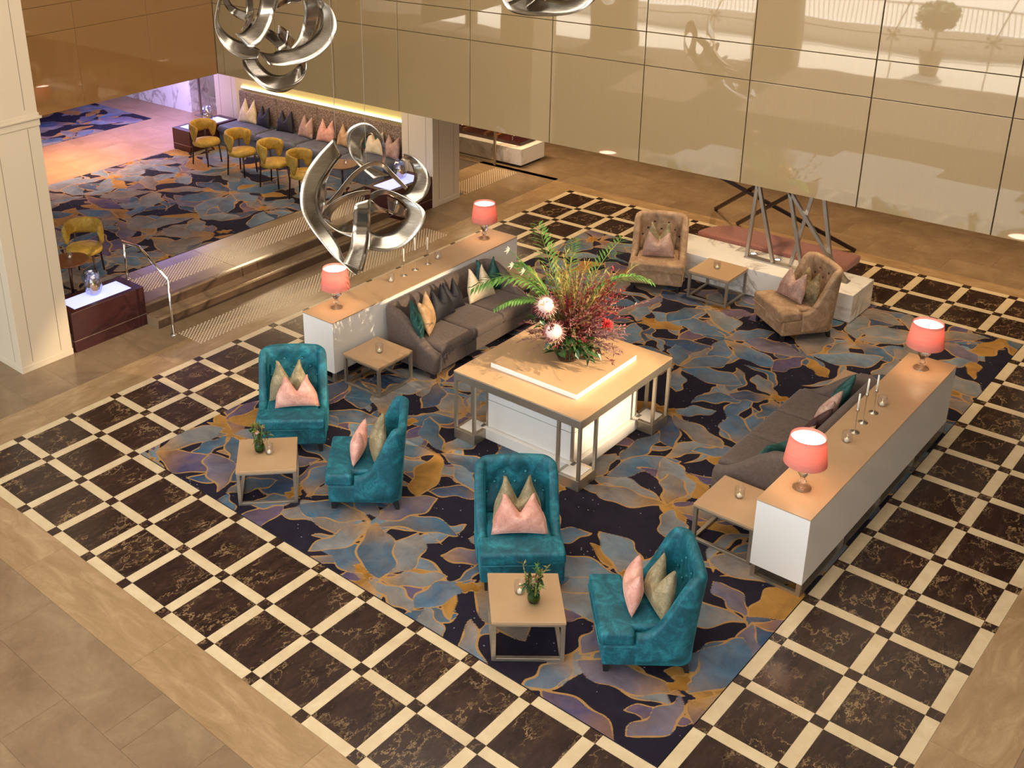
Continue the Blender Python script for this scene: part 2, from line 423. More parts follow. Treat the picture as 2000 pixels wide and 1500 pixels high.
# ---- bulkheads clad in tall glass panels
def mk_glasspanel(name='beige_glass', a=srgb(152, 127, 84), b=srgb(158, 132, 89)):
    t = NT(name); v = t.coord((1, 1, 1), rnd=False)
    c = t.ramp(t.noise(t.coord((60, 60, .6)), 5, 2), [(.3, a), (.7, b)])
    t.base(c); t.set(Roughness=.55)
    t.b.inputs['Coat Weight'].default_value = 1.0; t.b.inputs['Coat Roughness'].default_value = .02; t.b.inputs['Coat IOR'].default_value = 1.95
    n = t.noise(t.coord((1, 1, 1)), 1.1, 1, .4)
    bp = t.node('ShaderNodeBump'); bp.inputs['Strength'].default_value = .06; bp.inputs['Distance'].default_value = .03
    t.L(n, bp.inputs['Height']); t.L(bp.outputs[0], t.b.inputs['Coat Normal']); return t.m
M['panel'] = mk_glasspanel()
M['panel_shaded'] = mk_glasspanel('shaded_beige_glass', srgb(162, 114, 58), srgb(168, 120, 62))  # same beige glass; shade and dark reflection of the side wall put into its colour
M['joint'] = plain('panel_joint', srgb(78, 62, 42), .7)
M['soffit'] = plain('soffit_paint', srgb(120, 96, 66), .8)
ZR = [ZB, 3.605, 4.004, 5.21, 5.61, 6.82, 8.6]
wb = box('wall_back', XL+.04, 15, YW+.02, YW+.3, ZB+.004, 8.6, M['joint']); tag(wb, kind='structure')
xs = [XL+.006, -5.35, -4.01] + [-2.68 + 1.3275*k for k in range(14)]
for a, b in zip(xs, xs[1:]):
    for z0, z1 in zip(ZR, ZR[1:]):
        if any(inview(x, YW, z, 60) for x in (a, b) for z in (z0, (z0+z1)/2, z1)):
            p = box('glass_panel', a+.006, b-.006, YW, YW+.018, z0+.004, z1-.004, M['panel'], wb, .003); p.location = Vector(p.location) - Vector(wb.location)
wl = box('wall_left', XL-.3, XL-.02, -8.7, YW+.3, ZB+.004, 8.6, M['joint']); tag(wl, kind='structure')
ys = [YW - 1.3275*k for k in range(13)]
for a, b in zip(ys[1:], ys):
    for z0, z1 in zip(ZR, ZR[1:]):
        if any(inview(XL, y, z, 60) for y in (a, b) for z in (z0, (z0+z1)/2, z1)):
            p = box('glass_panel', XL-.018, XL, a+.002, b-.002, z0+.002, z1-.002, M['panel_shaded'], wl, .003); p.location = Vector(p.location) - Vector(wl.location)
c = MB(); c.box(XL-.3, 15, YW+.3, 17, ZB+.004, ZB+.15); c.box(-15, XL-.3, -8.7, 17, ZB+.004, ZB+.15)
tag(c.build('ceiling_soffit', M['soffit']), kind='structure')
tag(box('ceiling', XL-.3, 15, -8.7, YW+.3, 8.6, 8.8, M['white']), kind='structure')
tag(box('wall_right', 15, 15.2, -8.7, 17, -.2, 8.8, M['cream_paint']), kind='structure')
tag(box('wall_rear', -15, 15, 17, 17.2, -.2, 2.6, M['soffit']), kind='structure')
tag(box('wall_far', -15.2, -15, -8.7, 17, -.2, 2.6, M['cream_paint']), kind='structure')
tag(box('wall_side', -15, -3.4, 10.2, 10.35, 0, ZB+.01, M['cream_paint']), kind='structure') if False else None

# ---- square columns
def column(name, label, x0, x1, y0, y1, z0, z1, mould=None, m=None):
    m = m or M['cream_paint']
    t = thing(name, label, 'column', ((x0+x1)/2, (y0+y1)/2, z0))
    w, d, h = (x1-x0)/2, (y1-y0)/2, z1-z0
    MB().box(-w, w, -d, d, 0, h).build('shaft', m, t, bevel=.004)
    MB().box(-w-.006, w+.006, -d-.006, d+.006, 0, .085).build('plinth', m, t, bevel=.003)
    zs = [.12, (mould - z0 - .12) if mould else h - .05] + ([mould - z0 + .12, h] if mould else [])
    g = MB()
    for za, zb in zip(zs[::2], zs[1::2]):
        for s in (-1, 1):
            for q in (-.56, .56):
                g.box(q*w-.005, q*w+.005, s*d-.001, s*d+.001, za, zb); g.box(s*w-.001, s*w+.001, q*d-.005, q*d+.005, za, zb)
    g.build('panel_groove', M['groove'], t)
    if mould:
        b = MB(); b.box(-w-.012, w+.012, -d-.012, d+.012, mould-z0-.10, mould-z0+.06); b.box(-w-.035, w+.035, -d-.035, d+.035, mould-z0-.01, mould-z0+.02)
        b.build('moulding', m, t, bevel=.006)
    return t
M['groove'] = plain('groove_shadow', srgb(150, 134, 110), .8)
column('column', 'tall cream square column with ledge moulding at the left edge', -3.37, -2.63, 1.51, 2.25, 0, 8.6, mould=3.22)
column('column', 'cream square pillar under the glass wall beside the steps', -3.32, -2.605, 9.53, 10.25, 0, ZB)
column('column', 'violet-lit square pillar at the far end of the banquette', -8.82, -8.11, 9.78, 10.45, PZ, ZB)

# far marble walls past the lounge
t = thing('marble_pier', 'white veined marble pier in the violet light beyond the carpet', 'wall', (-12.6, 10.9, PZ))
for k, (a, b) in enumerate([(-2.3, -.9), (-.9, .55), (.55, 2.1)]):
    MB().box(a+.002, b-.002, -.54, -.50, 0, 2.1).build('marble_panel', M['wmarble'], t)
MB().box(2.1, 2.13, -.54, .6, 0, 2.1).build('marble_panel', M['wmarble'], t)
MB().box(-2.3, 2.098, -.498, .6, 0, 2.1).build('core', M['cream_paint'], t)
t = thing('patterned_screen', 'pale lattice screen panel beside the marble pier', 'screen', (-10.3, 10.85, PZ))
MB().box(-.1, .55, -.02, .02, 0, .28).build('panel', M['cream_paint'], t)
sl = MB()
for k in range(12): sl.bar((-.1 + .055*k, -.025, 0), (-.05+.055*k, -.025, .28), .008); sl.bar((-.05 + .055*k, -.025, 0), (-.1+.055*k, -.025, .28), .008)
sl.build('lattice', M['groove'], t)
t = thing('menu_stand', 'slim metal stand with wooden head in front of marble pier', 'stand', (-10.12, 10.35, PZ))
MB().box(-.12, .12, -.1, .1, 0, .012).build('base', M['metal'], t); MB().box(-.02, .02, -.02, .02, .012, .98).build('post', M['metal'], t)
MB().box(-.22, .16, -.14, .14, .98, 1.06).build('head', M['tan'], t, bevel=.004)

# ---- street side behind the camera (seen only as a reflection in the glass wall)
M['pave'] = plain('pale_paving', srgb(206, 196, 182), .8)
tag(MB().box(-40, 30, -30, -8.7, -.2, -.01).build('ground_terrace', M['pave']), kind='structure')
t = thing('terrace_railing', 'white balustrade on a low wall outside the entrance', 'railing', (0, -12.2, 0))
MB().box(-30, 22, -.15, .15, 0, .62).build('low_wall', M['white'], t)
b = MB()
for k in range(330): b.box(-26+.13*k-.012, -26+.13*k+.012, -.012, .012, .62, 1.22)
o = b.build('balusters', M['white'], t); tag(o, kind='stuff')
MB().box(-30, 22, -.04, .04, 1.22, 1.28).build('top_rail', M['white'], t)
M['leafgreen'] = plain('box_leaf', srgb(58, 84, 32), .7)
M['pot'] = plain('stone_pot', srgb(126, 112, 92), .8)
for k, (x, lab) in enumerate(((.6, 'ball topiary in stone pot, mirrored at the upper right of glass wall'), (3.9, 'ball topiary in stone pot, mirrored at the right edge of glass wall'), (-3.4, 'ball topiary in stone pot, mirrored at the top centre of glass wall'))):
    t = thing('potted_topiary', lab, 'plant', (x, -9.7, -.01), 0, 'terrace topiaries')
    MB().lathe([(.0, 0), (.2, 0), (.3, .62), (.33, .66), (.28, .66), (.26, .6), (0, .6)], 20).build('pot', M['pot'], t, True)
    MB().tube([(0, 0, .6), (.01, 0, 1.2)], .03).build('trunk', M['bronze'], t)
    rr = random.Random(k); b = MB()
    for q in range(420):
        a = rr.uniform(0, 2*PI); z = rr.uniform(-1, 1); s = math.sqrt(1-z*z); r = rr.uniform(.32, .42)
        p = Vector((r*s*math.cos(a)*1.15, r*s*math.sin(a)*1.15, 1.42 + r*z*.85)); n = Vector((rr.uniform(-1, 1), rr.uniform(-1, 1), rr.uniform(-1, 1))).normalized()*.06
        m_ = n.cross(Vector((.3, .5, .8))).normalized()*.045
        b.add([p-n, p+m_, p+n, p-m_], [(0, 1, 2, 3)])
    b.lathe([(0, 1.15), (.3, 1.25), (.38, 1.42), (.3, 1.62), (0, 1.72)], 14)
    b.build('foliage', M['leafgreen'], t)
M['mull'] = plain('facade_metal', srgb(96, 84, 66), .5, .3)
for k, (x, w) in enumerate(((-12.8, .18), (-10.05, .18), (-7.6, 1.35), (-2.8, 1.15), (10.2, 1.2))):
    t = MB().box(-w/2, w/2, -.06, .30, 0, 8.6).build('trim_%d' % (k+1), M['mull'], None, loc=(x, -8.75, 0)); tag(t, kind='structure')
for k, x in enumerate((-4.6, -.02, 2.17, 4.37, 6.57)):
    m = MB()
    for sx in (-1, 1):
        for sz in (-1, 1):
            m.bar((0, 0, 1.07), (sx*.11, 0, 1.07+sz*.09), .03); m.lathe([(0, -.03), (.035, -.03), (.035, .03), (0, .03)], 10, (sx*.12, 0, 1.07+sz*.10))
    m.bar((0, 0, 1.07), (.42, .05, 2.2), .022); m.bar((.42, .05, 2.2), (.42, .05, 8.6), .022); m.bar((0, 0, 1.07), (-.03, .02, 0), .022)
    t = m.build('trim_%d' % (10+k), M['mull'], None, loc=(x, -8.75, 0)); tag(t, kind='structure')
t = MB().box(-15, 15, -.012, .012, -.012, .012).build('trim_20', M['mull'], None, loc=(0, -8.75, 1.07)); tag(t, kind='structure')
# ================================================================ PATTERNED CARPETS
def mk_carpet():
    t = NT('petal_carpet')
    ca = t.node('ShaderNodeAttribute', attribute_name='petal_col'); da = t.node('ShaderNodeAttribute', attribute_name='petal_d')
    v = t.coord((1, 1, 1), rnd=False)
    blot = t.noise(v, 4.5, 5, .65, .7); fine = t.noise(v, 70, 3, .7); grain = t.noise(v, 260, 2, .8)
    # each petal is dyed unevenly: washes of ochre, slate and mauve
    wash = t.ramp(t.noise(v, 2.4, 4, .6, 1.2), [(.38, (0, 0, 0, 1)), (.62, (1, 1, 1, 1))])
    inside = t.math('MULTIPLY', da.outputs['Fac'], 1.0)
    c = t.mix(t.math('MULTIPLY', t.math('MULTIPLY', wash, ca.outputs['Alpha']), .24), ca.outputs['Color'], srgb(142, 102, 54))
    c = t.mix(.75, c, t.ramp(blot, [(.25, (.55, .57, .62, 1)), (.5, (1, 1, 1, 1)), (.78, (1.5, 1.45, 1.35, 1))]), 'MULTIPLY')
    # pale flecks on the dark ground
    vo = t.node('ShaderNodeTexVoronoi'); vo.inputs['Scale'].default_value = 17; t.L(v, vo.inputs['Vector'])
    sp = t.math('LESS_THAN', vo.outputs['Distance'], .13)
    sp = t.math('MULTIPLY', sp, t.math('GREATER_THAN', t.noise(v, 3.3, 2), .54))
    sp = t.math('MULTIPLY', sp, t.math('LESS_THAN', ca.outputs['Alpha'], .3))
    c = t.mix(t.math('MULTIPLY', sp, .75), c, srgb(150, 150, 160))
    wob = t.math('MULTIPLY', t.math('SUBTRACT', fine, .5), .008)
    line = t.math('LESS_THAN', t.math('ADD', inside, wob), t.math('MULTIPLY', t.ramp(t.noise(v, 3.0, 2), [(.35, (.25, .25, .25, 1)), (.6, (1, 1, 1, 1))]), .0125))
    c = t.mix(t.math('MULTIPLY', line, .85), c, srgb(172, 130, 74))
    c = t.mix(.5, c, t.ramp(grain, [(.3, (.7, .7, .7, 1)), (.7, (1.25, 1.25, 1.25, 1))]), 'MULTIPLY')
    t.base(c); t.set(Roughness=.95); t.b.inputs['Specular IOR Level'].default_value = .15
    t.bump(grain, .4, .004); return t.m
M['carpet'] = mk_carpet()
_P = [srgb(80, 104, 124), srgb(104, 120, 132), srgb(64, 92, 112), srgb(116, 120, 122), srgb(98, 94, 110), srgb(116, 110, 106), srgb(80, 72, 100), srgb(154, 113, 56), srgb(50, 74, 100)]
GOLD = np.array(srgb(172, 122, 50)[:3])
def carpet(name, label, x0, x1, y0, y1, z, res, seed, extra=(), step=.84, S=1.0):
    rr = random.Random(seed)
    nx = int((x1-x0)/res)+1; ny = int((y1-y0)/res)+1
    xs = np.linspace(x0, x1, nx); ys = np.linspace(y0, y1, ny)
    Xg, Yg = np.meshgrid(xs, ys)
    col = np.zeros((ny, nx, 4), np.float32); col[..., :3] = np.array(srgb(33, 29, 40)[:3]); col[..., 3] = 0.0
    dist = np.full((ny, nx), .5, np.float32)
    def petal(px, py, ang, L, W, c, bend=0.0, skew=.0, al=1.0, ex=.85, gold=0.0):
        R = L*.75 + W + .1
        i0, i1 = np.searchsorted(xs, px-R), np.searchsorted(xs, px+R); j0, j1 = np.searchsorted(ys, py-R), np.searchsorted(ys, py+R)
        if i1 <= i0 or j1 <= j0: return
        dx = Xg[j0:j1, i0:i1]-px; dy = Yg[j0:j1, i0:i1]-py
        ca, sa = math.cos(ang), math.sin(ang)
        u = (dx*ca + dy*sa)/(L/2); v = -dx*sa + dy*ca
        v = v - bend*L*(u*u - .4) - .02*np.sin(u*7 + px*9)
        uc = np.clip(u, -1, 1)
        w = W/2*np.power(np.maximum(1-uc*uc, 0), ex)*(1+skew*uc)*(1+.06*np.sin(uc*7+py*5))
        s = np.minimum(w-np.abs(v), (1-np.abs(u))*L/2)
        cc = col[j0:j1, i0:i1]; dd = dist[j0:j1, i0:i1]
        inn = s > 0
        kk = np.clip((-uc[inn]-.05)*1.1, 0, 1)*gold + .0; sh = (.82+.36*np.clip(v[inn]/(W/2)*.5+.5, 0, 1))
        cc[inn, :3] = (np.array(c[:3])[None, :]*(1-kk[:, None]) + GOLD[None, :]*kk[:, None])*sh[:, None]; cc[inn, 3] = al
        dd[inn] = s[inn]
        e = (~inn) & (s > -.05)
        dd[e] = np.minimum(dd[e], -s[e])
    # loose leaves and crescents first, then flowers over them
    nleaf = int((x1-x0)*(y1-y0)*4.4)
    for k in range(nleaf):
        px, py = rr.uniform(x0, x1), rr.uniform(y0, y1)
        if rr.random() < .22: petal(px, py, rr.uniform(0, 2*PI), rr.uniform(.5, .9), rr.uniform(.09, .14), rr.choice(_P[1:6]), rr.choice((-1, 1))*rr.uniform(.2, .34))
        else: petal(px, py, rr.uniform(0, 2*PI), S*rr.uniform(.5, .95), S*rr.uniform(.16, .32), rr.choice(_P), rr.uniform(-.15, .15), rr.uniform(-.4, .4), gold=rr.choice((0, 0, .5)))
    pts = []
    for k in range(4000):
        p = (rr.uniform(x0, x1), rr.uniform(y0, y1))
        if all((p[0]-q[0])**2+(p[1]-q[1])**2 > step**2 for q in pts): pts.append(p)
    for (px, py) in pts:
        n = rr.choice((4, 5, 5, 6)); a0 = rr.uniform(0, 2*PI); base = rr.choice((0, 1, 3, 5, 2))
        for k in range(n):
            if rr.random() < .12: continue
            a = a0 + 2*PI*k/n + rr.uniform(-.2, .2); L = S*rr.uniform(.5, .9); W = L*rr.uniform(.30, .50)
            petal(px+math.cos(a)*(L/2+.03), py+math.sin(a)*(L/2+.03), a, L, W, _P[base] if rr.random() < .55 else rr.choice(_P), rr.uniform(-.14, .14), rr.uniform(.0, .5), gold=rr.choice((0, .35, .8)))
        if rr.random() < .4:
            petal(px+rr.uniform(-.2, .2), py+rr.uniform(-.2, .2), rr.uniform(0, PI), .26, .13, srgb(150, 104, 40), .1)
    for e in extra: petal(*e)
    me = bpy.data.meshes.new(name)
    nv = nx*ny; me.vertices.add(nv)
    co = np.stack([Xg, Yg, np.full_like(Xg, z)], -1).astype(np.float32).reshape(-1); me.vertices.foreach_set('co', co)
    idx = np.arange(nv).reshape(ny, nx)
    q = np.stack([idx[:-1, :-1], idx[:-1, 1:], idx[1:, 1:], idx[1:, :-1]], -1).reshape(-1, 4)
    # hem: the rim folded down to the floor, so the carpet has thickness
    me.loops.add(q.size); me.polygons.add(len(q))
    me.loops.foreach_set('vertex_index', q.reshape(-1).astype(np.int32)); me.polygons.foreach_set('loop_start', (np.arange(len(q))*4).astype(np.int32))
    try: me.polygons.foreach_set('loop_total', np.full(len(q), 4, np.int32))
    except Exception: pass
    me.update(calc_edges=True); me.validate()
    a = me.attributes.new('petal_col', 'FLOAT_COLOR', 'POINT'); a.data.foreach_set('color', col.reshape(-1))
    a = me.attributes.new('petal_d', 'FLOAT', 'POINT'); a.data.foreach_set('value', dist.reshape(-1))
    me.materials.append(M['carpet'])
    t = thing(name, label, 'carpet', (0, 0, 0))
    obj('pile', me, t)
    MB().box(x0, x1, y0, y1, z-.008, z-.001).build('backing', M['navyback'], t)
    return t
M['navyback'] = plain('carpet_backing', srgb(28, 26, 38), .95)
CX0, CX1, CY0, CY1 = LX(0)+HB, LX(11)-HB, LY(2)+HB, LY(16)-HB
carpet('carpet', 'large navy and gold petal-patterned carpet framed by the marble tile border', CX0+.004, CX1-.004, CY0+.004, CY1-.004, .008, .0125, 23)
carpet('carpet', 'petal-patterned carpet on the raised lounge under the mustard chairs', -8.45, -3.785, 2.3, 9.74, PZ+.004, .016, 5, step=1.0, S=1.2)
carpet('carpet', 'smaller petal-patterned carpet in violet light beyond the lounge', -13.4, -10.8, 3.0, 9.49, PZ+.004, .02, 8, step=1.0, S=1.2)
# ================================================================ FURNITURE BUILDERS
def ushell(W, yf, yb, th, z0, zarm, ztop, r=.16, lean=.06, pwr=1.2, rise=None, buttons=(), crown=.0, n_arm=12, n_cor=7, n_back=22, dim=.045, dimr=.075):
    """upholstered shell: two arms that swoop up into one back; plan is a U open to -Y"""
    hw = W/2; path = []
    for k in range(n_arm): path.append((-hw, lerp(yf, yb-r, k/n_arm), -1, 0))
    for k in range(n_cor):
        a = PI - (PI/2)*k/n_cor; path.append((-hw+r+r*math.cos(a), yb-r+r*math.sin(a), math.cos(a), math.sin(a)))
    for k in range(n_back): path.append((lerp(-hw+r, hw-r, k/n_back), yb, 0, 1))
    for k in range(n_cor):
        a = PI/2 - (PI/2)*k/n_cor; path.append((hw-r+r*math.cos(a), yb-r+r*math.sin(a), math.cos(a), math.sin(a)))
    for k in range(n_arm+1): path.append((hw, lerp(yb-r, yf, k/n_arm), 1, 0))
    rise = rise or (yb - r*.3)
    V = []; ns = 0; NI = 22
    for (x, y, nx, ny) in path:
        t = smoothstep(max(0, (y-yf)/(rise-yf))**pwr)
        zt = lerp(zarm, ztop, t) + crown*(1-(x/hw)**2)*t
        prof = []
        for q in range(6): prof.append((0.0, lerp(z0, zt-th*.5, q/5)))
        for q in range(1, 6):
            a = PI*q/6; prof.append((th/2 - th/2*math.cos(a), zt - th*.5 + th*.5*math.sin(a)))
        for q in range(NI): prof.append((th, lerp(zt-th*.5, z0, q/(NI-1))))
        ns = len(prof)
        for d, z in prof:
            ln = lean*max(0, (z-z0)/(ztop-z0))**1.3
            bulge = 0.0
            px, py = x-nx*d, y-ny*d
            if d > th*.9:
                pad = .018*math.sin(PI*min(1, max(0, (z-z0)/(zt-z0))))
                px -= nx*pad; py -= ny*pad
                for (bx, bz) in buttons:
                    e = math.exp(-((px-bx)**2+(z-bz)**2)/(2*dimr**2)*2.2)
                    if y > yb-.2: py += ny*dim*e
            V.append((px, py+ln*ny + ln*.35*(1-abs(ny)), z))
    Fc = []
    for i in range(len(path)-1):
        for k in range(ns-1): Fc.append((i*ns+k, i*ns+k+1, (i+1)*ns+k+1, (i+1)*ns+k))
        Fc.append((i*ns+ns-1, i*ns, (i+1)*ns, (i+1)*ns+ns-1))
    Fc.append(tuple(range(ns))[::-1]); e = (len(path)-1)*ns; Fc.append(tuple(e+k for k in range(ns)))
    return V, Fc

def softbox(x0, x1, y0, y1, z0, z1, n=10, puff=.02, edge=.035):
    """cushion with rounded edges and a slightly domed top"""
    V = []; idx = {}; Fc = []
    def g(a, b, k): 
        return a + (b-a)*k
    us = [0, .02, .06, .14, .3, .5, .7, .86, .94, .98, 1]; m = len(us)
    for s in (0, 1):
        for i, u in enumerate(us):
            for j, v in enumerate(us):
                e = min(u, 1-u)*(x1-x0); f = min(v, 1-v)*(y1-y0)
                re = min(1, e/edge); rf = min(1, f/edge)
                hgt = math.sqrt(max(0, 1-(1-re)**2))*math.sqrt(max(0, 1-(1-rf)**2))
                dome = puff*math.sin(PI*u)*math.sin(PI*v)
                zc = (z0+z1)/2; hh = (z1-z0)/2
                z = zc + (1 if s else -1)*(hh*(.35+.65*hgt)) + (dome if s else 0)
                V.append((g(x0, x1, u), g(y0, y1, v), z))
    for s in (0, 1):
        for i in range(m-1):
            for j in range(m-1):
                a = s*m*m+i*m+j; q = (a, a+m, a+m+1, a+1)
                Fc.append(q if s else q[::-1])
    rim = [(i, 0) for i in range(m)] + [(m-1, j) for j in range(1, m)] + [(i, m-1) for i in range(m-2, -1, -1)] + [(0, j) for j in range(m-2, 0, -1)]
    for k in range(len(rim)):
        a = rim[k][0]*m+rim[k][1]; b = rim[(k+1) % len(rim)]; b = b[0]*m+b[1]
        Fc.append((a, b, m*m+b, m*m+a))
    return V, Fc

# ---- throw cushions, most with the chopped top edge
_pc = {}
def pillow_mesh(w, h, t, chop, mat, seed=0):
    key = (w, h, t, chop, mat.name, seed)
    if key in _pc: return _pc[key]
    n = 18; V = []; Fc = []; rr = random.Random(seed)
    tw = rr.uniform(-.03, .03); off = rr.uniform(-.06, .06)
    for s in (1, -1):
        for j in range(n+1):
            v = -1+2*j/n
            for i in range(n+1):
                u = -1+2*i/n
                x = u*w/2*(1-.10*(1-u*u)*0 - .09*(1-v*v)); z = v*h/2*(1-.09*(1-u*u))
                up = smoothstep((v+.35)/1.35)
                c = chop*max(0, 1-abs(u-off)/.8)*up
                z -= c*h*.58
                x *= 1 - .46*min(1, chop*1.25)*up
                th = t*(max(0, 1-u*u)**.55)*(max(0, 1-v*v)**.5)*(1-.35*c)
                y = s*th/2 + tw*u*v*w + .0*v
                V.append((x, y, z+h/2))
    N = (n+1)*(n+1)
    for s in (0, 1):
        for j in range(n):
            for i in range(n):
                a = s*N+j*(n+1)+i; q = (a, a+1, a+n+2, a+n+1)
                Fc.append(q if s else q[::-1])
    me = mesh('cushion', V, Fc, mat, True); bm = bmesh.new(); bm.from_mesh(me); bmesh.ops.remove_doubles(bm, verts=bm.verts, dist=.0008); bm.to_mesh(me); bm.free()
    me.polygons.foreach_set('use_smooth', [True]*len(me.polygons))
    _pc[key] = me; return me
def cushion(label, mat, loc, rz, w=.46, h=.46, t=.17, chop=.75, lean=.3, roll=0.0, group=None, seed=0):
    """stands at loc facing local -Y, leaning back by `lean`"""
    o = obj('throw_cushion', pillow_mesh(w, h, t, chop, mat, seed), None, loc)
    o.rotation_euler = (Matrix.Rotation(rz, 3, 'Z') @ Matrix.Rotation(-lean, 3, 'X') @ Matrix.Rotation(roll, 3, 'Y')).to_euler()
    return tag(o, label, 'cushion', group)

# ---- tufted lounge chairs
M['button_teal'] = plain('teal_button', srgb(38, 112, 122), .2)
M['button_brown'] = plain('brown_button', srgb(66, 46, 32), .4)
def armchair(label, loc, rz, mat, group):
    t = thing('tufted_armchair', label, 'chair', loc, rz, group)
    z = .0
    for sx in (-1, 1):
        for (y, tp) in ((-.31, .0), (.30, .0)):
            MB().add([(sx*.31+a*.028, y+b*.028, .11) for a, b in ((-1, -1), (1, -1), (1, 1), (-1, 1))] + [(sx*.315+a*.018, y+(.03 if y > 0 else -.01)+b*.018, 0) for a, b in ((-1, -1), (1, -1), (1, 1), (-1, 1))], [(0, 1, 2, 3), (7, 6, 5, 4), (0, 4, 5, 1), (1, 5, 6, 2), (2, 6, 7, 3), (3, 7, 4, 0)]).build('leg', M['black'], t)
    MB().box(-.375, .375, -.36, .30, .10, .30).build('seat_base', mat, t, bevel=.02, seg=3)
    MB().prism([(-.38, -.385), (.38, -.385), (.38, -.11), (.285, -.11), (.285, .27), (-.285, .27), (-.285, -.11), (-.38, -.11)], .295, .425).build('seat_cushion', mat, t, bevel=.03, seg=4)
    bts = [(-.1, .80), (.1, .80), (-.19, .70), (0, .70), (.19, .70), (-.26, .60), (-.1, .60), (.1, .60), (.26, .60)]
    V, Fc = ushell(.77, -.10, .37, .085, .12, .40, .93, r=.13, lean=.07, pwr=1.5, rise=.30, buttons=bts, crown=.03)
    sh = MB().add(V, Fc).build('back_shell', mat, t, True)
    for bx, bz in bts[:9]:
        MB().lathe([(0, .012), (.011, .007), (.016, 0)], 10).build('button', M['button_teal' if mat is M['teal'] else 'button_brown'], sh, True, loc=(bx, .37-.085+.07*((bz-.12)/.82)**1.3 + .014, bz), rot=(PI/2, 0, 0))
    MB().tube([(-.37, -.388, .305), (.37, -.388, .305)], .006, 6).build('piping', mat, t, True)
    return t

# ---- long sofas
def sofa(label, loc, rz, L, yb=.45):
    t = thing('sofa', label, 'sofa', loc, rz, 'taupe sofas')
    mat = M['sofa']; h = L/2
    for sx in (-1, 1):
        for y in (-.36, yb-.1): MB().box(sx*(h-.08)-.03, sx*(h-.08)+.03, y-.03, y+.03, 0, .12).build('leg', M['black'], t)
    MB().box(-h+.05, h-.05, -.44, yb-.05, .10, .29).build('base', mat, t, bevel=.02, seg=3)
    n = 3; w = (L-.26)/n
    for k in range(n):
        V, Fc = softbox(-h+.13+w*k+.004, -h+.13+w*(k+1)-.004, -.46, yb-.15, .28, .43, puff=.025)
        MB().add(V, Fc).build('seat_cushion', mat, t, True)
    V, Fc = ushell(L, -.45, yb, .13, .10, .38, .78, r=.16, lean=.03, pwr=1.0, rise=yb-.15, n_back=40)
    MB().add(V, Fc).build('back_and_arms', mat, t, True)
    return t

# ---- tables on square metal frames
def side_table(label, cx, cy, rz, w, d, h=.415, group='square side tables'):
    t = thing('side_table', label, 'table', (cx, cy, .008), rz, group)
    h -= .008; a, b, s = w/2, d/2, .036
    MB().box(-a, a, -b, b, h-.028, h).build('table_top', M['tan'], t, bevel=.003)
    for sx in (-1, 1):
        for sy in (-1, 1): box('leg', sx*(a-s/2-.004)-s/2, sx*(a-s/2-.004)+s/2, sy*(b-s/2-.004)-s/2, sy*(b-s/2-.004)+s/2, 0, h-.028, M['metal'], t, .002)
    for sy in (-1, 1): box('bottom_rail', -a+s+.004, a-s-.004, sy*(b-s/2-.004)-s/2, sy*(b-s/2-.004)+s/2, 0, s*.8, M['metal'], t, .002)
    for sx in (-1, 1): box('bottom_rail', sx*(a-s/2-.004)-s/2, sx*(a-s/2-.004)+s/2, -b+s+.004, b-s-.004, 0, s*.8, M['metal'], t, .002)
    for sy in (-1, 1): box('top_rail', -a+s+.004, a-s-.004, sy*(b-s/2-.004)-s/2, sy*(b-s/2-.004)+s/2, h-.05, h-.028, M['metal'], t, .002)
    for sx in (-1, 1): box('top_rail', sx*(a-s/2-.004)-s/2, sx*(a-s/2-.004)+s/2, -b+s+.004, b-s-.004, h-.05, h-.028, M['metal'], t, .002)
    return t

def console(label, x0, x1, y0, y1, H=.83):
    t = thing('console_cabinet', label, 'console', ((x0+x1)/2, (y0+y1)/2, .008))
    w, d = (x1-x0)/2, (y1-y0)/2; H -= .008
    MB().box(-w, w, -d, d, .135, H-.012).build('body', M['white'], t, bevel=.004)
    MB().box(-w-.004, w+.004, -d-.004, d+.004, H-.012, H).build('top_panel', M['tan'], t, bevel=.002)
    for k in range(5):
        y = lerp(-d+.03, d-.03, k/4)
        for s in (-1, 1): box('leg', s*(w-.03)-.02, s*(w-.03)+.02, y-.02, y+.02, 0, .135, M['metal'], t)
        box('foot_rail', -w+.05, w-.05, y-.02, y+.02, 0, .03, M['metal'], t)
    for s in (-1, 1): box('floor_rail', s*(w-.03)-.02, s*(w-.03)+.02, -d+.05, d-.05, 0, .02, M['metal'], t)
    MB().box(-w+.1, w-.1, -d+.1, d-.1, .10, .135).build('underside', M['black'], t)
    return t

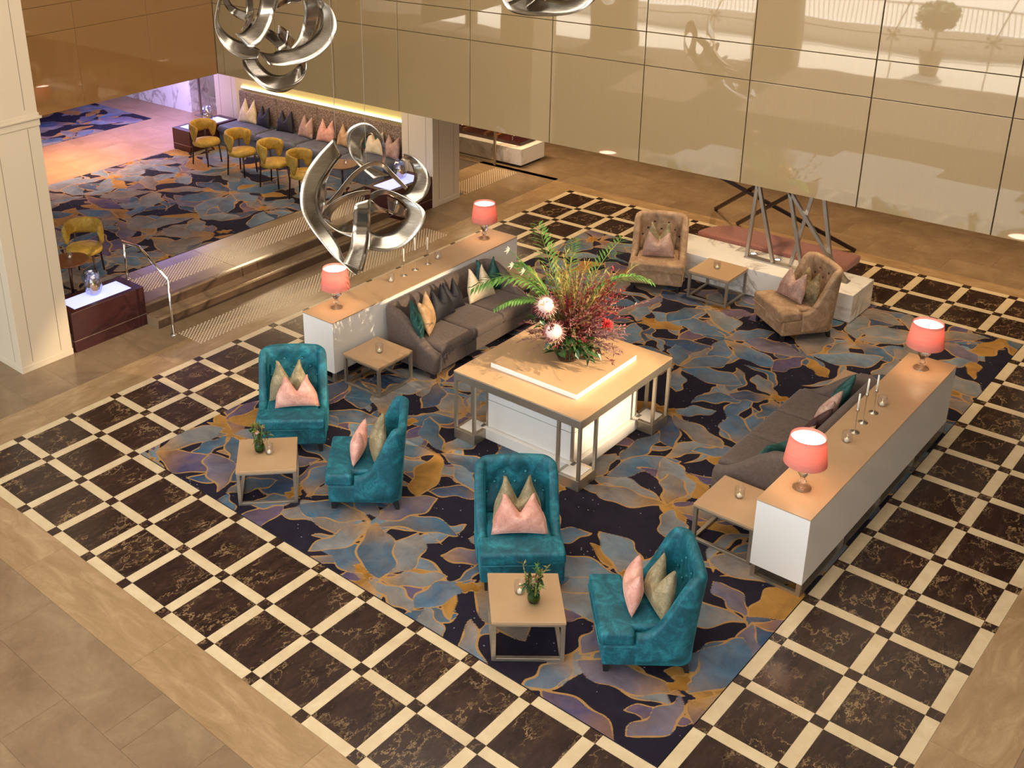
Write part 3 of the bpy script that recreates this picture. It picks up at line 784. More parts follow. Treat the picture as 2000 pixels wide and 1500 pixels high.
# ---- small things
M['shade'] = None
def mk_shade():
    t = NT('pink_shade'); v = t.coord()
    c = t.ramp(t.noise(t.coord((1, 1, 40)), 6, 2), [(.3, srgb(220, 146, 134)), (.7, srgb(232, 164, 150))])
    tl = t.node('ShaderNodeBsdfTranslucent'); t.L(c, tl.inputs[0]); df = t.node('ShaderNodeBsdfDiffuse'); t.L(c, df.inputs[0])
    mx = t.node('ShaderNodeMixShader'); mx.inputs[0].default_value = .45
    t.L(df.outputs[0], mx.inputs[1]); t.L(tl.outputs[0], mx.inputs[2]); t.L(mx.outputs[0], t.out.inputs[0]); return t.m
M['shade'] = mk_shade()
M['diffuser'] = emis('lamp_diffuser', (1.0, .82, .62), 9.0)
M['crystal'] = glass('crystal', (1, .97, .92, 1), .03)
def table_lamp(label, x, y, z):
    t = thing('table_lamp', label, 'lamp', (x, y, z), 0, 'pink shaded table lamps')
    MB().lathe([(0, 0), (.075, 0), (.078, .012), (.05, .022), (.02, .03), (.018, .06), (.034, .075), (.02, .09), (.026, .12), (.05, .16), (.054, .19), (.046, .205), (.018, .215), (.014, .25), (0, .25)], 24).build('glass_base', M['crystal'], t, True)
    MB().lathe([(.008, .25), (.008, .40), (.02, .40), (.02, .43), (0, .43)], 10).build('stem', M['chrome'], t, True)
    sh = MB().lathe([(.185, .27), (.15, .535), (.146, .535), (.181, .27), (.185, .27)], 40, cap=False).build('shade', M['shade'], t, True)
    MB().lathe([(0, .500), (.145, .500), (.145, .506), (0, .506)], 30).build('diffuser', M['diffuser'], sh)
    l = light('lamp_bulb_light', 'POINT', (0, 0, .38), 4.5, (1.0, .66, .38), shadow_soft_size=.04); l.parent = t
    return t
def candlestick(label, x, y, z, h):
    t = thing('candlestick', label, 'candlestick', (x, y, z), 0, 'slim candlesticks on the consoles')
    MB().lathe([(0, 0), (.045, 0), (.045, .006), (.008, .01), (.004, .02), (.004, h-.20), (.014, h-.195), (.016, h-.165), (0, h-.165)], 16).build('holder', M['metal'], t, True)
    c = MB().lathe([(0, h-.165), (.011, h-.165), (.008, h-.01), (0, h)], 12).build('candle', M['wax'], t, True)
    return t
def tealight(label, x, y, z, s=1.0, group='ribbed tealight glasses'):
    t = thing('tealight_holder', label, 'candle holder', (x, y, z), 0, group)
    m = MB(); n = 28
    prof = [(.034, .0), (.046, .02), (.046, .11)]
    V = []; Fc = []
    for i in range(n):
        a = 2*PI*i/n; k = 1+.03*(1 if i % 2 else -1)
        for r, zz in prof: V.append((r*k*s*math.cos(a), r*k*s*math.sin(a), zz*s))
    for i in range(n):
        for k in range(2): Fc.append((i*3+k, ((i+1) % n)*3+k, ((i+1) % n)*3+k+1, i*3+k+1))
    Fc.append(tuple(i*3 for i in range(n))[::-1])
    m.add(V, Fc).build('glass', M['glass'], t, True)
    c = MB().lathe([(0, .004), (.022, .004), (.022, .03), (0, .03)], 14).build('candle', M['wax'], t, True); c.scale = (s, s, s)
    f = MB().lathe([(0, .03), (.004, .036), (0, .052)], 6).build('flame', M['flame'], c, True)
    return t
def hurricane(label, x, y, z):
    t = thing('hurricane_vase', label, 'candle holder', (x, y, z), 0, 'glass hurricane vases on the light boxes')
    MB().lathe([(0, 0), (.06, 0), (.10, .03), (.125, .10), (.115, .2), (.09, .32), (.086, .32), (.111, .2), (.121, .10), (.096, .034), (0, .012)], 28).build('glass', M['glass'], t, True)
    c = MB().lathe([(0, .02), (.052, .02), (.052, .13), (.03, .135), (0, .128)], 18).build('candle', M['waxo'], t, True)
    MB().lathe([(0, .128), (.006, .14), (0, .165)], 6).build('flame', M['flame'], c, True)
    return t
M['waxo'] = plain('amber_wax', srgb(222, 178, 130), .5)

# ================================================================ FURNITURE IN PLACE
Z0 = .008
def face(fx, fy): return math.atan2(fx, -fy)          # rotation that turns local -Y towards (fx, fy)
def seat_at(ax, ay, bx, by):
    """front seat edge a->b (a on the sitter's right); returns centre and rotation"""
    mx, my = (ax+bx)/2, (ay+by)/2; dx, dy = bx-ax, by-ay; L = math.hypot(dx, dy); nx, ny = -dy/L, dx/L   # away from the front
    return (mx+nx*.385, my+ny*.385), math.atan2(dy, dx)
specs = [
 ('A', 'teal velvet tufted armchair facing the camera in the left pair', (1.103, 2.226, 1.666, 2.745), 'teal', 'teal tufted armchairs'),
 ('B', 'teal velvet armchair turned left, side on, behind the left coffee table', (1.936, 2.597, 2.439, 1.984), 'teal', 'teal tufted armchairs'),
 ('C', 'teal velvet tufted armchair facing the camera behind the front coffee table', (4.36, 2.018, 4.932, 2.551), 'teal', 'teal tufted armchairs'),
 ('D', 'teal velvet armchair turned left, nearest to the camera', (5.207, 2.458, 5.694, 1.879), 'teal', 'teal tufted armchairs'),
 ('E', 'brown velvet tufted armchair left of the back side table', (1.813, 8.61, 2.534, 8.949), 'brown', 'brown tufted armchairs'),
 ('F', 'brown velvet tufted armchair angled left in front of the marble plinth', (3.598, 8.822, 4.241, 8.338), 'brown', 'brown tufted armchairs'),
]
CH = {}
for k, lab, e, m, g in specs:
    c, rz = seat_at(*e); CH[k] = (c, rz)
    armchair(lab, (c[0], c[1], Z0), rz, M[m], g)
def on_chair(k, lx, ly, lz=.425):
    (cx, cy), rz = CH[k]; ca, sa = math.cos(rz), math.sin(rz)
    return (cx+lx*ca-ly*sa, cy+lx*sa+ly*ca, lz+Z0), rz
def ch_cush(k, label, mat, lx, ly, turn=0.0, **kw):
    p, rz = on_chair(k, lx, ly); return cushion(label, M[mat], p, rz+turn, **kw)
ch_cush('A', 'olive velvet cushion with chopped top on the left front-facing teal chair', 'olive', -.03, .08, .12, lean=.22, w=.48, h=.46, seed=1)
ch_cush('A', 'pink velvet cushion with deep notch on the left front-facing teal chair', 'pink', .06, -.10, .1, lean=.32, w=.50, h=.36, chop=.8, seed=2)
ch_cush('B', 'olive velvet cushion against the back of the left side-on teal chair', 'olive', .02, .08, .15, lean=.25, w=.46, h=.46, seed=3)
ch_cush('B', 'pale pink cushion in front on the left side-on teal chair', 'pink', .0, -.10, -.1, lean=.2, w=.48, h=.36, chop=.6, seed=4)
ch_cush('C', 'olive velvet cushion with chopped top behind pink one, front centre chair', 'olive', .0, .08, .0, lean=.22, w=.47, h=.46, chop=.8, seed=5)
ch_cush('C', 'pink velvet cushion on the teal chair behind the front coffee table', 'pink', .0, -.10, .0, lean=.34, w=.52, h=.38, chop=.75, seed=6)
ch_cush('D', 'olive velvet cushion on the teal chair nearest to the camera', 'olive', .06, .08, .2, lean=.25, w=.48, h=.46, seed=7)
ch_cush('D', 'pale pink cushion on the teal chair nearest to the camera', 'pink', -.04, -.10, -.1, lean=.2, w=.48, h=.36, chop=.6, seed=8)
ch_cush('E', 'olive cushion behind a pink one on the left brown chair', 'olive', .0, .08, .05, lean=.22, w=.45, h=.44, seed=9)
ch_cush('E', 'dusty pink cushion on the left brown chair', 'mauve', .0, -.09, .05, lean=.25, w=.46, h=.36, chop=.55, seed=10)
ch_cush('F', 'feather-print cushion at the back of the right brown chair', 'fur', .06, .08, .1, lean=.25, w=.46, h=.44, seed=11)
ch_cush('F', 'mauve velvet cushion on the right brown chair', 'mauve', -.04, -.08, .2, lean=.3, w=.48, h=.40, chop=.6, seed=12)

sofa('taupe sofa along the left console with green, tan and black cushions', (1.07, 5.80, Z0), -PI/2 + PI, 2.12, .42)
sofa('taupe sofa backed against the right console, seen from behind', (5.64, 5.76, Z0), -PI/2, 2.15, .335)
console('long white console with tan top behind the left sofa', .09, .61, 3.92, 7.62)
console('long white console with tan top behind the right sofa', 6.015, 6.495, 3.84, 7.49)

side_table('square tan side table on metal frame at near end of left sofa', .98, 4.31, 0, .60, .61)
side_table('square tan side table at the far end of the left sofa', .90, 7.22, 0, .58, .62)
side_table('square tan side table at near end of right sofa by the console', 5.665, 4.285, 0, .60, .62)
side_table('square tan side table at the far end of the right sofa', 5.66, 7.2, 0, .58, .5)
side_table('square tan side table between the two brown chairs', 2.90, 9.22, 0, .60, .60)
side_table('square tan coffee table with flower vase in front of the front centre chair', 4.98, 1.86, math.radians(41), .605, .62)
side_table('square tan coffee table with flower vase beside the left teal pair', 1.675, 1.90, math.radians(46), .615, .62)

for lab, x, y in (('pink shaded glass lamp on near end of left console', .32, 4.28), ('pink shaded glass lamp on far end of left console', .29, 7.27),
                  ('pink shaded glass lamp on near end of right console', 6.235, 4.25), ('pink shaded glass lamp on far end of right console', 6.23, 7.2)):
    table_lamp(lab, x, y, .83)
for lab, x, y, h in (('candlestick with white taper, nearest of three on left console', .305, 5.55, .39), ('tallest middle candlestick on left console', .29, 5.79, .47), ('candlestick with white taper, farthest of three on left console', .285, 6.05, .39),
                     ('candlestick with white taper, nearest of three on right console', 6.215, 5.47, .43), ('tallest middle candlestick on right console', 6.205, 5.70, .49), ('candlestick with white taper, farthest of three on right console', 6.21, 5.95, .43)):
    candlestick(lab, x, y, .83, h)
for lab, x, y, z in (('ribbed tealight glass nearest the near lamp on left console', .30, 5.30, .83), ('ribbed tealight glass beyond the candlesticks on left console', .27, 6.28, .83),
                     ('ribbed tealight glass before the candlesticks on right console', 6.224, 5.26, .83), ('ribbed tealight glass beyond the candlesticks on right console', 6.217, 6.15, .83),
                     ('ribbed tealight glass on side table at near end of left sofa', .997, 4.32, .415), ('ribbed tealight glass on side table near right console', 5.64, 4.34, .415),
                     ('ribbed tealight glass on the table between brown chairs', 2.873, 9.226, .415), ('ribbed tealight glass beside vase on front coffee table', 4.913, 1.868, .415), ('ribbed tealight glass beside vase on left coffee table', 1.684, 1.923, .415)):
    tealight(lab, x, y, z)

# sofa cushions
def sc(label, mat, x, y, rz, **kw): return cushion(label, M[mat], (x, y, .44), rz, group=None, **kw)
RL, RR = PI/2, -PI/2      # facing +X on the left sofa, -X on the right one
sc('dark green cushion at near arm of left sofa', 'green', 1.13, 4.96, RL+.75, lean=.3, w=.44, h=.44, t=.15, chop=.2, seed=20)
sc('tan velvet cushion next to the green one on left sofa', 'tancush', 1.12, 5.17, RL+.5, lean=.3, w=.46, h=.46, chop=.35, seed=21)
sc('black velvet cushion in the middle of left sofa', 'navy', 1.04, 5.52, RL+.1, lean=.35, w=.46, h=.44, seed=22)
sc('second black cushion in the middle of left sofa, farther along', 'navy', .98, 5.78, RL, lean=.3, w=.42, h=.42, seed=23)
sc('ivory cushion with deep notch toward far end of left sofa', 'ivory', 1.05, 6.28, RL-.15, lean=.35, w=.48, h=.46, chop=.85, seed=24)
sc('green cushion in the far corner of left sofa', 'green', .95, 6.55, RL-.4, lean=.3, w=.46, h=.46, chop=.7, seed=25)
sc('green velvet cushion near the near end of right sofa', 'green', 5.62, 4.98, RR-.5, lean=.45, w=.44, h=.42, chop=.2, seed=26)
sc('tan cushion beside the near lamp on right sofa', 'tancush', 5.72, 5.18, RR-.2, lean=.35, w=.46, h=.44, chop=.4, seed=27)
sc('plum cushion in the middle of right sofa', 'plumcush', 5.70, 5.62, RR, lean=.4, w=.46, h=.42, chop=.3, seed=28)
sc('beige cushion beside plum one on right sofa', 'mauve', 5.66, 6.02, RR+.1, lean=.4, w=.46, h=.44, chop=.6, seed=29)
sc('dark green cushion at far end of right sofa', 'green', 5.64, 6.42, RR+.2, lean=.4, w=.48, h=.46, chop=.75, seed=30)

# ---- centre table
t = thing('display_table', 'large square display table with white panelled core and metal corner lanterns', 'table', (3.32, 4.81, Z0))
hx, hy, H = .82, .89, .85 - Z0
MB().box(-hx, hx, -hy, hy, H-.012, H).build('table_top', M['tan'], t, bevel=.002)
MB().box(-hx, hx, -hy, hy, H-.105, H-.012).build('metal_apron', M['metal'], t, bevel=.003)
MB().box(-.56, .55, -.57, .59, H, H+.055).build('raised_edge', M['white'], t, bevel=.003)
MB().box(-.556, .546, -.566, .586, H+.055, H+.058).build('raised_top', M['tan'], t)
bx, by = .565, .63
core = MB().box(-bx+.02, bx-.02, -by+.02, by-.02, .05, H-.105).build('core', M['joint'], t)
zs = [.13, .47, .61, H-.106]
for z0, z1 in zip(zs, zs[1:]):
    for s in (-1, 1):
        MB().box(-bx, bx, s*(by-.012)-.012, s*(by-.012)+.012, z0+.004, z1-.004).build('white_panel', M['white'], core, bevel=.002)
        MB().box(s*(bx-.012)-.012, s*(bx-.012)+.012, -by+.026, by-.026, z0+.004, z1-.004).build('white_panel', M['white'], core, bevel=.002)
for sx in (-1, 1):
    for sy in (-1, 1): box('corner_strip', sx*(bx-.01)-.014, sx*(bx-.01)+.014, sy*(by-.01)-.014, sy*(by-.01)+.014, .13, H-.105, M['metal'], t)
MB().box(-bx-.055, bx+.055, -by-.055, by+.055, .0, .13).build('skirting', M['white'], t, bevel=.004)
fx, fy = .29, .33
for sx in (-1, 1):
    for sy in (-1, 1):
        x0, x1 = sorted((sx*hx, sx*(hx-fx))); y0, y1 = sorted((sy*hy, sy*(hy-fy)))
        f = MB().box(x0+.002, x1-.002, y0+.002, y1-.002, 0, .125).build('lantern_foot', M['metal'], t, bevel=.003)
        box('light_panel', x0+.045, x1-.045, y0+.045, y1-.045, .125, .13, M['white'], f)
        for px in (x0+.018, x1-.018):
            for py in (y0+.018, y1-.018): box('post', px-.016, px+.016, py-.016, py+.016, .125, H-.105, M['metal'], t)

# ---- marble plinth, rose seat and steel frames at the back
t = thing('marble_plinth', 'long white veined marble plinth behind the brown chairs', 'plinth', (0, 0, 0))
for a, b in ((1.75, 2.75), (2.75, 3.7), (3.7, 4.655)): MB().box(a+.001, b-.001, 9.50, 10.21, .02, .412).build('marble_block', M['wmarble'], t, bevel=.003)
MB().box(1.8, 4.6, 9.55, 10.17, 0, .02).build('recess', M['black'], t)
for x in (3.01, 3.37):
    s = MB().lathe([(.05, .412), (.05, .418), (.036, .418), (.034, .414)], 20, (x, 10.05, 0)).build('uplight_ring', M['chrome'], t, True)
    MB().lathe([(0, .4135), (.034, .4135), (.034, .4155), (0, .4155)], 18, (x, 10.05, 0)).build('lens', M['diffuser'], s)
t = thing('bench_seat', 'rose upholstered bench seat with rounded end behind the plinth', 'bench', (0, 0, 0))
poly = [(4.24, 10.24), (4.24, 10.80)] + [(2.45 - .42*math.sin(a), 10.24 + .56*max(0, math.cos(a))) for a in [PI/2*k/10 for k in range(11)]]
MB().prism(poly[::-1], .36, .47).build('seat', M['rose'], t, bevel=.02, seg=3)
MB().prism([(2.5, 10.3), (4.15, 10.3), (4.15, 10.7), (2.5, 10.7)], 0, .36).build('base', M['black'], t)
def frame_bar(mb, a, b, w=.05): mb.bar(a, b, w, .03)
t = thing('steel_frame', 'zigzag brushed steel bar sculpture standing on the marble plinth', 'sculpture', (0, 0, 0))
Yp = 9.86
bars = [((3.0, .44), (3.06, 1.7)), ((3.385, .44), (3.02, 1.7)), ((3.62, .45), (3.84, 1.7)), ((3.46, 1.7), (3.80, .45)), ((3.38, 1.7), (4.08, .80)), ((4.08, .80), (4.42, .435)), ((3.92, 1.7), (4.20, .45))]
for k, ((xa, za), (xb, zb)) in enumerate(bars):
    yy = Yp + (.05 if k in (2, 6) else 0)
    m = MB(); m.bar((xa, yy, za), (xb, yy, zb), .045, .045); m.build('bar', M['steel'], t)
MB().box(2.97, 4.44, Yp-.03, Yp+.08, .412, .436).build('base_bar', M['steel'], t)
MB().box(2.97, 4.1, Yp-.02, Yp+.06, 1.69, 1.73).build('top_bar', M['steel'], t)
t = thing('crossed_rods', 'dark bronze crossed rods behind the rose bench', 'sculpture', (0, 0, 0))
for lo, hi in (((1670.6, 490), (1434, 360)), ((1397.6, 408), (1470, 367.8)), ((1440.5, 436.7), (1535.4, 384.7))):
    a = pw(*lo, 2, .02); b = pw(*hi, 2, .9)
    m = MB(); m.bar(a, a.lerp(b, 1.25), .05, .05); m.build('rod', M['bronze'], t)
# ================================================================ LOUNGE
def light_box(label, x0, x1, y0, y1, z0, z1):
    t = thing('light_box_cabinet', label, 'cabinet', ((x0+x1)/2, (y0+y1)/2, z0))
    w, d, h = (x1-x0)/2, (y1-y0)/2, z1-z0
    MB().box(-w, w, -d, d, .0, h).build('body', M['plum'], t, bevel=.004)
    MB().box(-w-.003, w+.003, -d-.003, d+.003, h*.28, h*.28+.008).build('shadow_line', M['metal'], t)
    MB().box(-w*.62, w*.68, -d*.80, d*.76, h-.004, h+.003).build('glowing_panel', M['lightpanel'], t)
    return t
light_box('plum cabinet with glowing violet top beside the tall cream column', -3.18, -2.615, 2.29, 3.44, 0, .57)
light_box('plum cabinet with glowing violet top at left end of banquette', -8.50, -7.94, 8.37, 9.60, PZ+.004, .72)
light_box('plum cabinet with glowing violet top beside the pillar above the steps', -3.20, -2.615, 8.43, 9.52, 0, .57)
hurricane('glass hurricane vase with amber candle on cabinet beside the column', -2.92, 2.85, .574)
hurricane('glass hurricane vase with candle on cabinet at left end of banquette', -8.2, 9.05, .724)
hurricane('glass hurricane vase with candle on cabinet beside the pillar', -3.0, 9.12, .574)

def dining_chair(label, x, y, rz):
    t = thing('mustard_chair', label, 'chair', (x, y, PZ+.004), rz, 'mustard velvet lounge chairs')
    mat = M['mustard']
    MB().lathe([(0, .36), (.20, .365), (.255, .39), (.265, .43), (.25, .465), (.16, .485), (0, .49)], 28).build('seat', mat, t, True)
    for sx, sy, ht in ((-1, -1, .39), (1, -1, .39), (-1, 1, .62), (1, 1, .62)):
        x0 = .17*sx; y0 = -.16 if sy < 0 else .19
        MB().tube([(x0*1.12, y0*1.12, 0), (x0, y0, .39)] + ([(x0*1.08, y0*1.02, ht)] if ht > .4 else []), .014, 8, .018).build('leg', M['bronze'], t, True)
    V = []; Fc = []; n = 26; prof = []
    for k in range(n+1):
        a = math.radians(lerp(-12, 192, k/n)); e = abs(2*k/n-1)
        zt, zb = .83-.05*e**3, lerp(.58, .64, e**2) - (.16*max(0, 1-((e-.80)/.18)**2) if .62 < e < .98 else 0)
        th = .036
        for q in range(10):
            w = 2*PI*q/10; rr = .265+th*math.cos(w); z = (zt+zb)/2+(zt-zb)/2*math.sin(w)
            V.append((rr*math.cos(a), .02+rr*.92*math.sin(a) + .05*(z-.5), z))
    for k in range(n):
        for q in range(10): Fc.append((k*10+q, k*10+(q+1) % 10, (k+1)*10+(q+1) % 10, (k+1)*10+q))
    Fc.append(tuple(range(10))[::-1]); Fc.append(tuple(n*10+q for q in range(10)))
    MB().add(V, Fc).build('backrest', mat, t, True)
    return t
for lab, x, y, rz in (('mustard velvet chair farthest left in the row facing the banquette', -7.15, 8.17, 1.72), ('mustard velvet chair second from left in the row facing the banquette', -6.09, 8.16, 1.78),
                      ('mustard velvet chair third from left in the row facing the banquette', -5.09, 8.08, 1.85), ('mustard velvet chair fourth in the row, partly behind the steel ribbons', -4.20, 7.97, 1.9),
                      ('mustard velvet chair beside the cream column above the violet cabinet', -4.17, 3.52, .72), ('mustard velvet chair mostly hidden behind the cream column', -5.15, 3.30, 1.0)):
    dining_chair(lab, x, y, rz)
def bar_table(label, x, y):
    t = thing('round_table', label, 'table', (x, y, PZ+.004), 0, 'small round lounge tables')
    MB().lathe([(0, .56), (.27, .56), (.28, .57), (.28, .585), (0, .585)], 36).build('top', M['wood'], t)
    MB().lathe([(.02, .01), (.02, .56)], 12).build('post', M['bronze'], t, True)
    MB().lathe([(0, 0), (.18, 0), (.18, .012), (.02, .02), (0, .02)], 28).build('base', M['bronze'], t, True)
M['wood'] = mk_stone('walnut', srgb(88, 54, 30), srgb(108, 68, 40), srgb(126, 82, 52), 4, (1, 10, 1), .35, .3)
bar_table('small round wooden table beside the column below the mustard chair', -3.62, 2.93)
bar_table('small round wooden table in front of the banquette', -3.72, 8.42)
tealight('tealight in glass on the round table beside the column', -3.66, 2.98, PZ+.589, .8)
tealight('tealight in glass on the round table before the banquette', -3.66, 8.46, PZ+.589, .8)

# banquette
def mk_mosaic():
    t = NT('banquette_back_print'); v = t.coord((1, 1, 1), rnd=False)
    vo = t.node('ShaderNodeTexVoronoi'); vo.inputs['Scale'].default_value = 38; t.L(v, vo.inputs['Vector'])
    t.base(t.ramp(vo.outputs['Distance'], [(.1, srgb(176, 152, 128)), (.32, srgb(146, 122, 100)), (.5, srgb(108, 88, 72))])); t.set(Roughness=.8); return t.m
M['mosaic'] = mk_mosaic()
t = thing('banquette', 'long slate banquette with tall mosaic-print back panels', 'banquette', (-5.7, 9.4, PZ+.004))
for k in range(4):
    a = -2.22 + 1.15*k; b = min(a+1.15, 2.34)
    V, Fc = softbox(a+.003, b-.003, -.34, .30, .26, .43, puff=.02, edge=.05); MB().add(V, Fc).build('seat_cushion', M['banq'], t, True)
MB().box(-2.22, 2.34, -.31, .34, .0, .27).build('base', M['banq'], t, bevel=.015)
for k in range(4):
    a = -2.22 + 1.15*k; b = min(a+1.15, 2.34)
    MB().box(a+.004, b-.004, .27, .345, .36, 1.02).build('back_panel', M['mosaic'], t, bevel=.02, seg=3)
M['ywall'] = plain('straw_paint', srgb(206, 186, 122), .6)
w = box('wall_lounge', -8.11, -3.32, 9.77, 9.9, 0, ZB, M['ywall']); tag(w, kind='structure')
t = thing('light_strip', 'glowing linear light strip above the banquette back', 'light', (-5.6, 9.74, 1.36))
MB().box(-2.3, 2.28, -.005, .028, -.03, -.012).build('ledge', M['metal'], t); MB().box(-2.3, 2.28, .0, .028, -.012, .02).build('diffuser', M['strip'] if 'strip' in M else emis('strip_light', (1.0, .90, .58), 9.0), t)
bc = [('pale tan cushion in the left corner of banquette', 'ivory', -7.50, .52, .8), ('black cushion, first of two on the banquette', 'navy', -7.02, .44, .7), ('black cushion, second of two on the banquette', 'navy', -6.38, .46, .7),
      ('mauve cushion right of the black ones on banquette', 'mauve', -5.80, .44, .6), ('pink cushion near the middle of banquette', 'pink', -5.25, .46, .7), ('tan cushion behind the steel ribbons on banquette', 'tancush', -4.75, .44, .6),
      ('cream cushion seen through the ribbon loop on banquette', 'ivory', -3.98, .46, .6), ('mauve cushion at right end of banquette by the pillar', 'mauve', -3.58, .44, .5)]
for k, (lab, m, x, s, ch) in enumerate(bc):
    cushion(lab, M[m], (x, 9.50, PZ+.44), .1*((-1)**k), s, s*.95, .16, ch, .25, seed=40+k)
cushion('teal diamond cushion behind the cream one on banquette', M['green'], (-4.25, 9.58, PZ+.44), .0, .42, .42, .14, .0, .2, PI/4*.6, seed=60)

# handrail
t = thing('handrail', 'polished steel handrail at left end of the steps', 'handrail', (0, 0, 0))
a0, a1 = Vector((-2.06, 3.47, 0)), Vector((-3.55, 3.82, PZ))
top1, top2, top3 = Vector((-2.06, 3.47, .82)), Vector((-2.98, 3.69, 1.10)), Vector((-3.60, 3.835, 1.10))
top2 = pw(70+1080*.18665, 420+335*.18665, 1, 3.69); top3 = pw(70+905*.18665, 420+275*.18665, 1, 3.835)
MB().tube([a0, top1], .019, 12).build('post', M['chrome'], t, True)
b3 = top3.copy(); b3.z = PZ; b3 = Vector((top3.x+.03, top3.y-.005, PZ))
MB().tube([b3, Vector((b3.x, b3.y, top3.z))], .019, 12).build('post', M['chrome'], t, True)
MB().tube([top1, top2, top3], .022, 12).build('rail', M['chrome'], t, True)
for p in (a0, b3): MB().lathe([(0, 0), (.045, 0), (.045, .006), (.02, .01)], 18, p).build('floor_flange', M['chrome'], t, True)

# marble counter with taps, glass gate in front
t = thing('marble_counter', 'low white marble counter with dark inset top and chrome taps', 'counter', (-4.2, 12.65, 0))
MB().box(-1.4, 1.40, -.33, .33, 0, .05).build('recess', M['black'], t)
MB().box(-1.45, 1.46, -.37, .39, .05, .37).build('marble_body', M['wmarble'], t, bevel=.004)
MB().box(-1.45, 1.30, -.19, .33, .37, .44).build('dark_inset', M['plum'], t, bevel=.003)
for x in (-.1, .45, .72): MB().box(x-.035, x+.035, -.2, .3, .44, .5).build('divider', M['wood'], t)
for x in (-.25, .6, 1.05):
    tp = MB().tube([(x, -.1, .44), (x, -.1, .55)], .016, 10); tp.lathe([(.03, .56), (.022, .50), (.035, .59), (0, .6)], 12, (x, -.1, 0)); tp.tube([(x-.05, -.1, .52), (x+.05, -.1, .52)], .008, 8)
    tp.build('tap', M['chrome'], t, True)
t = thing('glass_gate', 'metal framed glass gate in front of the marble counter', 'gate', (-3.75, 12.13, 0))
MB().box(-.52, -.47, -.02, .02, 0, 1.0).build('post', M['bronze'], t); MB().box(.47, .51, -.02, .02, 0, 1.0).build('post', M['metal'], t)
MB().box(-.47, .47, -.015, .015, .03, .07).build('bottom_rail', M['metal'], t); MB().box(-.47, .47, -.015, .015, .96, 1.0).build('top_rail', M['metal'], t)
MB().box(-.47, .47, -.004, .004, .07, .96).build('pane', M['glass'], t)
# ================================================================ STEEL RIBBON SCULPTURES
CR = Vector(CAM_R.col[0]); CU = Vector(CAM_R.col[1]); CB = Vector(CAM_R.col[2])
def catmull(pts, n):
    out = []; m = len(pts)
    for k in range(n):
        t = k/(n-1)*(m-1); i = min(int(t), m-2); f = t-i
        p0, p1, p2, p3 = pts[max(i-1, 0)], pts[i], pts[i+1], pts[min(i+2, m-1)]
        out.append(tuple(.5*((2*b)+(-a+c)*f+(2*a-5*b+4*c-d)*f*f+(-a+3*b-3*c+d)*f**3) for a, b, c, d in zip(p0, p1, p2, p3)))
    return out
def mk_ribbon_steel():
    t = NT('ribbon_steel'); v = t.coord((3, 3, 120))
    n = t.noise(v, 4, 3, .6); t.base(t.ramp(n, [(.3, srgb(150, 143, 134)), (.7, srgb(206, 199, 188))])); t.set(Metallic=1.0, Roughness=.22)
    t.b.inputs['Anisotropic'].default_value = .5; return t.m
M['ribbon'] = mk_ribbon_steel()
def sculpture(label, centre, mpp, ox, oy, k, ribbons, wires):
    """ribbons: (edge A, edge B, depth in, depth out) as surveyed points about (ox, oy); k turns them into photo pixels; mpp = metres per pixel"""
    t = thing('ribbon_sculpture', label, 'sculpture', centre, 0, 'hanging steel ribbon sculptures')
    for A, B, d0, d1, tilt in ribbons:
        n = 48; a = catmull(A, n); b = catmull(B, n); V = []; Fc = []
        for i in range(n):
            dep = lerp(d0, d1, i/(n-1)) + .10*math.sin(i/(n-1)*2*PI + d0*9)
            for s, (p, q) in ((1, (a[i], 0)), (-1, (b[i], 0))):
                x, y = (p[0]-ox)*k*mpp, -(p[1]-oy)*k*mpp
                P = CR*x + CU*y; V.append(P + (CAM_C - Vector(centre) - P).normalized()*(dep + s*tilt*.8))
        W = []
        for i in range(n):                         # three points across so the band is gently bowed
            p, q = V[2*i], V[2*i+1]; mid = (p+q)/2
            W += [p, (p+mid)/2, mid, (q+mid)/2, q]
        for i in range(n-1):
            for j in range(4): Fc.append((i*5+j, i*5+j+1, (i+1)*5+j+1, (i+1)*5+j))
        o = MB().add(W, Fc).build('ribbon', M['ribbon'], t, True)
        so = o.modifiers.new('thick', 'SOLIDIFY'); so.thickness = .006
    for (x, y, dep) in wires:
        p = CR*((x-ox)*k*mpp) - CU*((y-oy)*k*mpp); p = p + (CAM_C - Vector(centre) - p).normalized()*dep
        MB().tube([p, Vector((p.x, p.y, 8.595-centre[2]))], .003, 5).build('wire', M['steel'], t)
    return t
C2 = pw(714, 390, 1, 3.5); m2 = (C2-CAM_C).length/2160.0
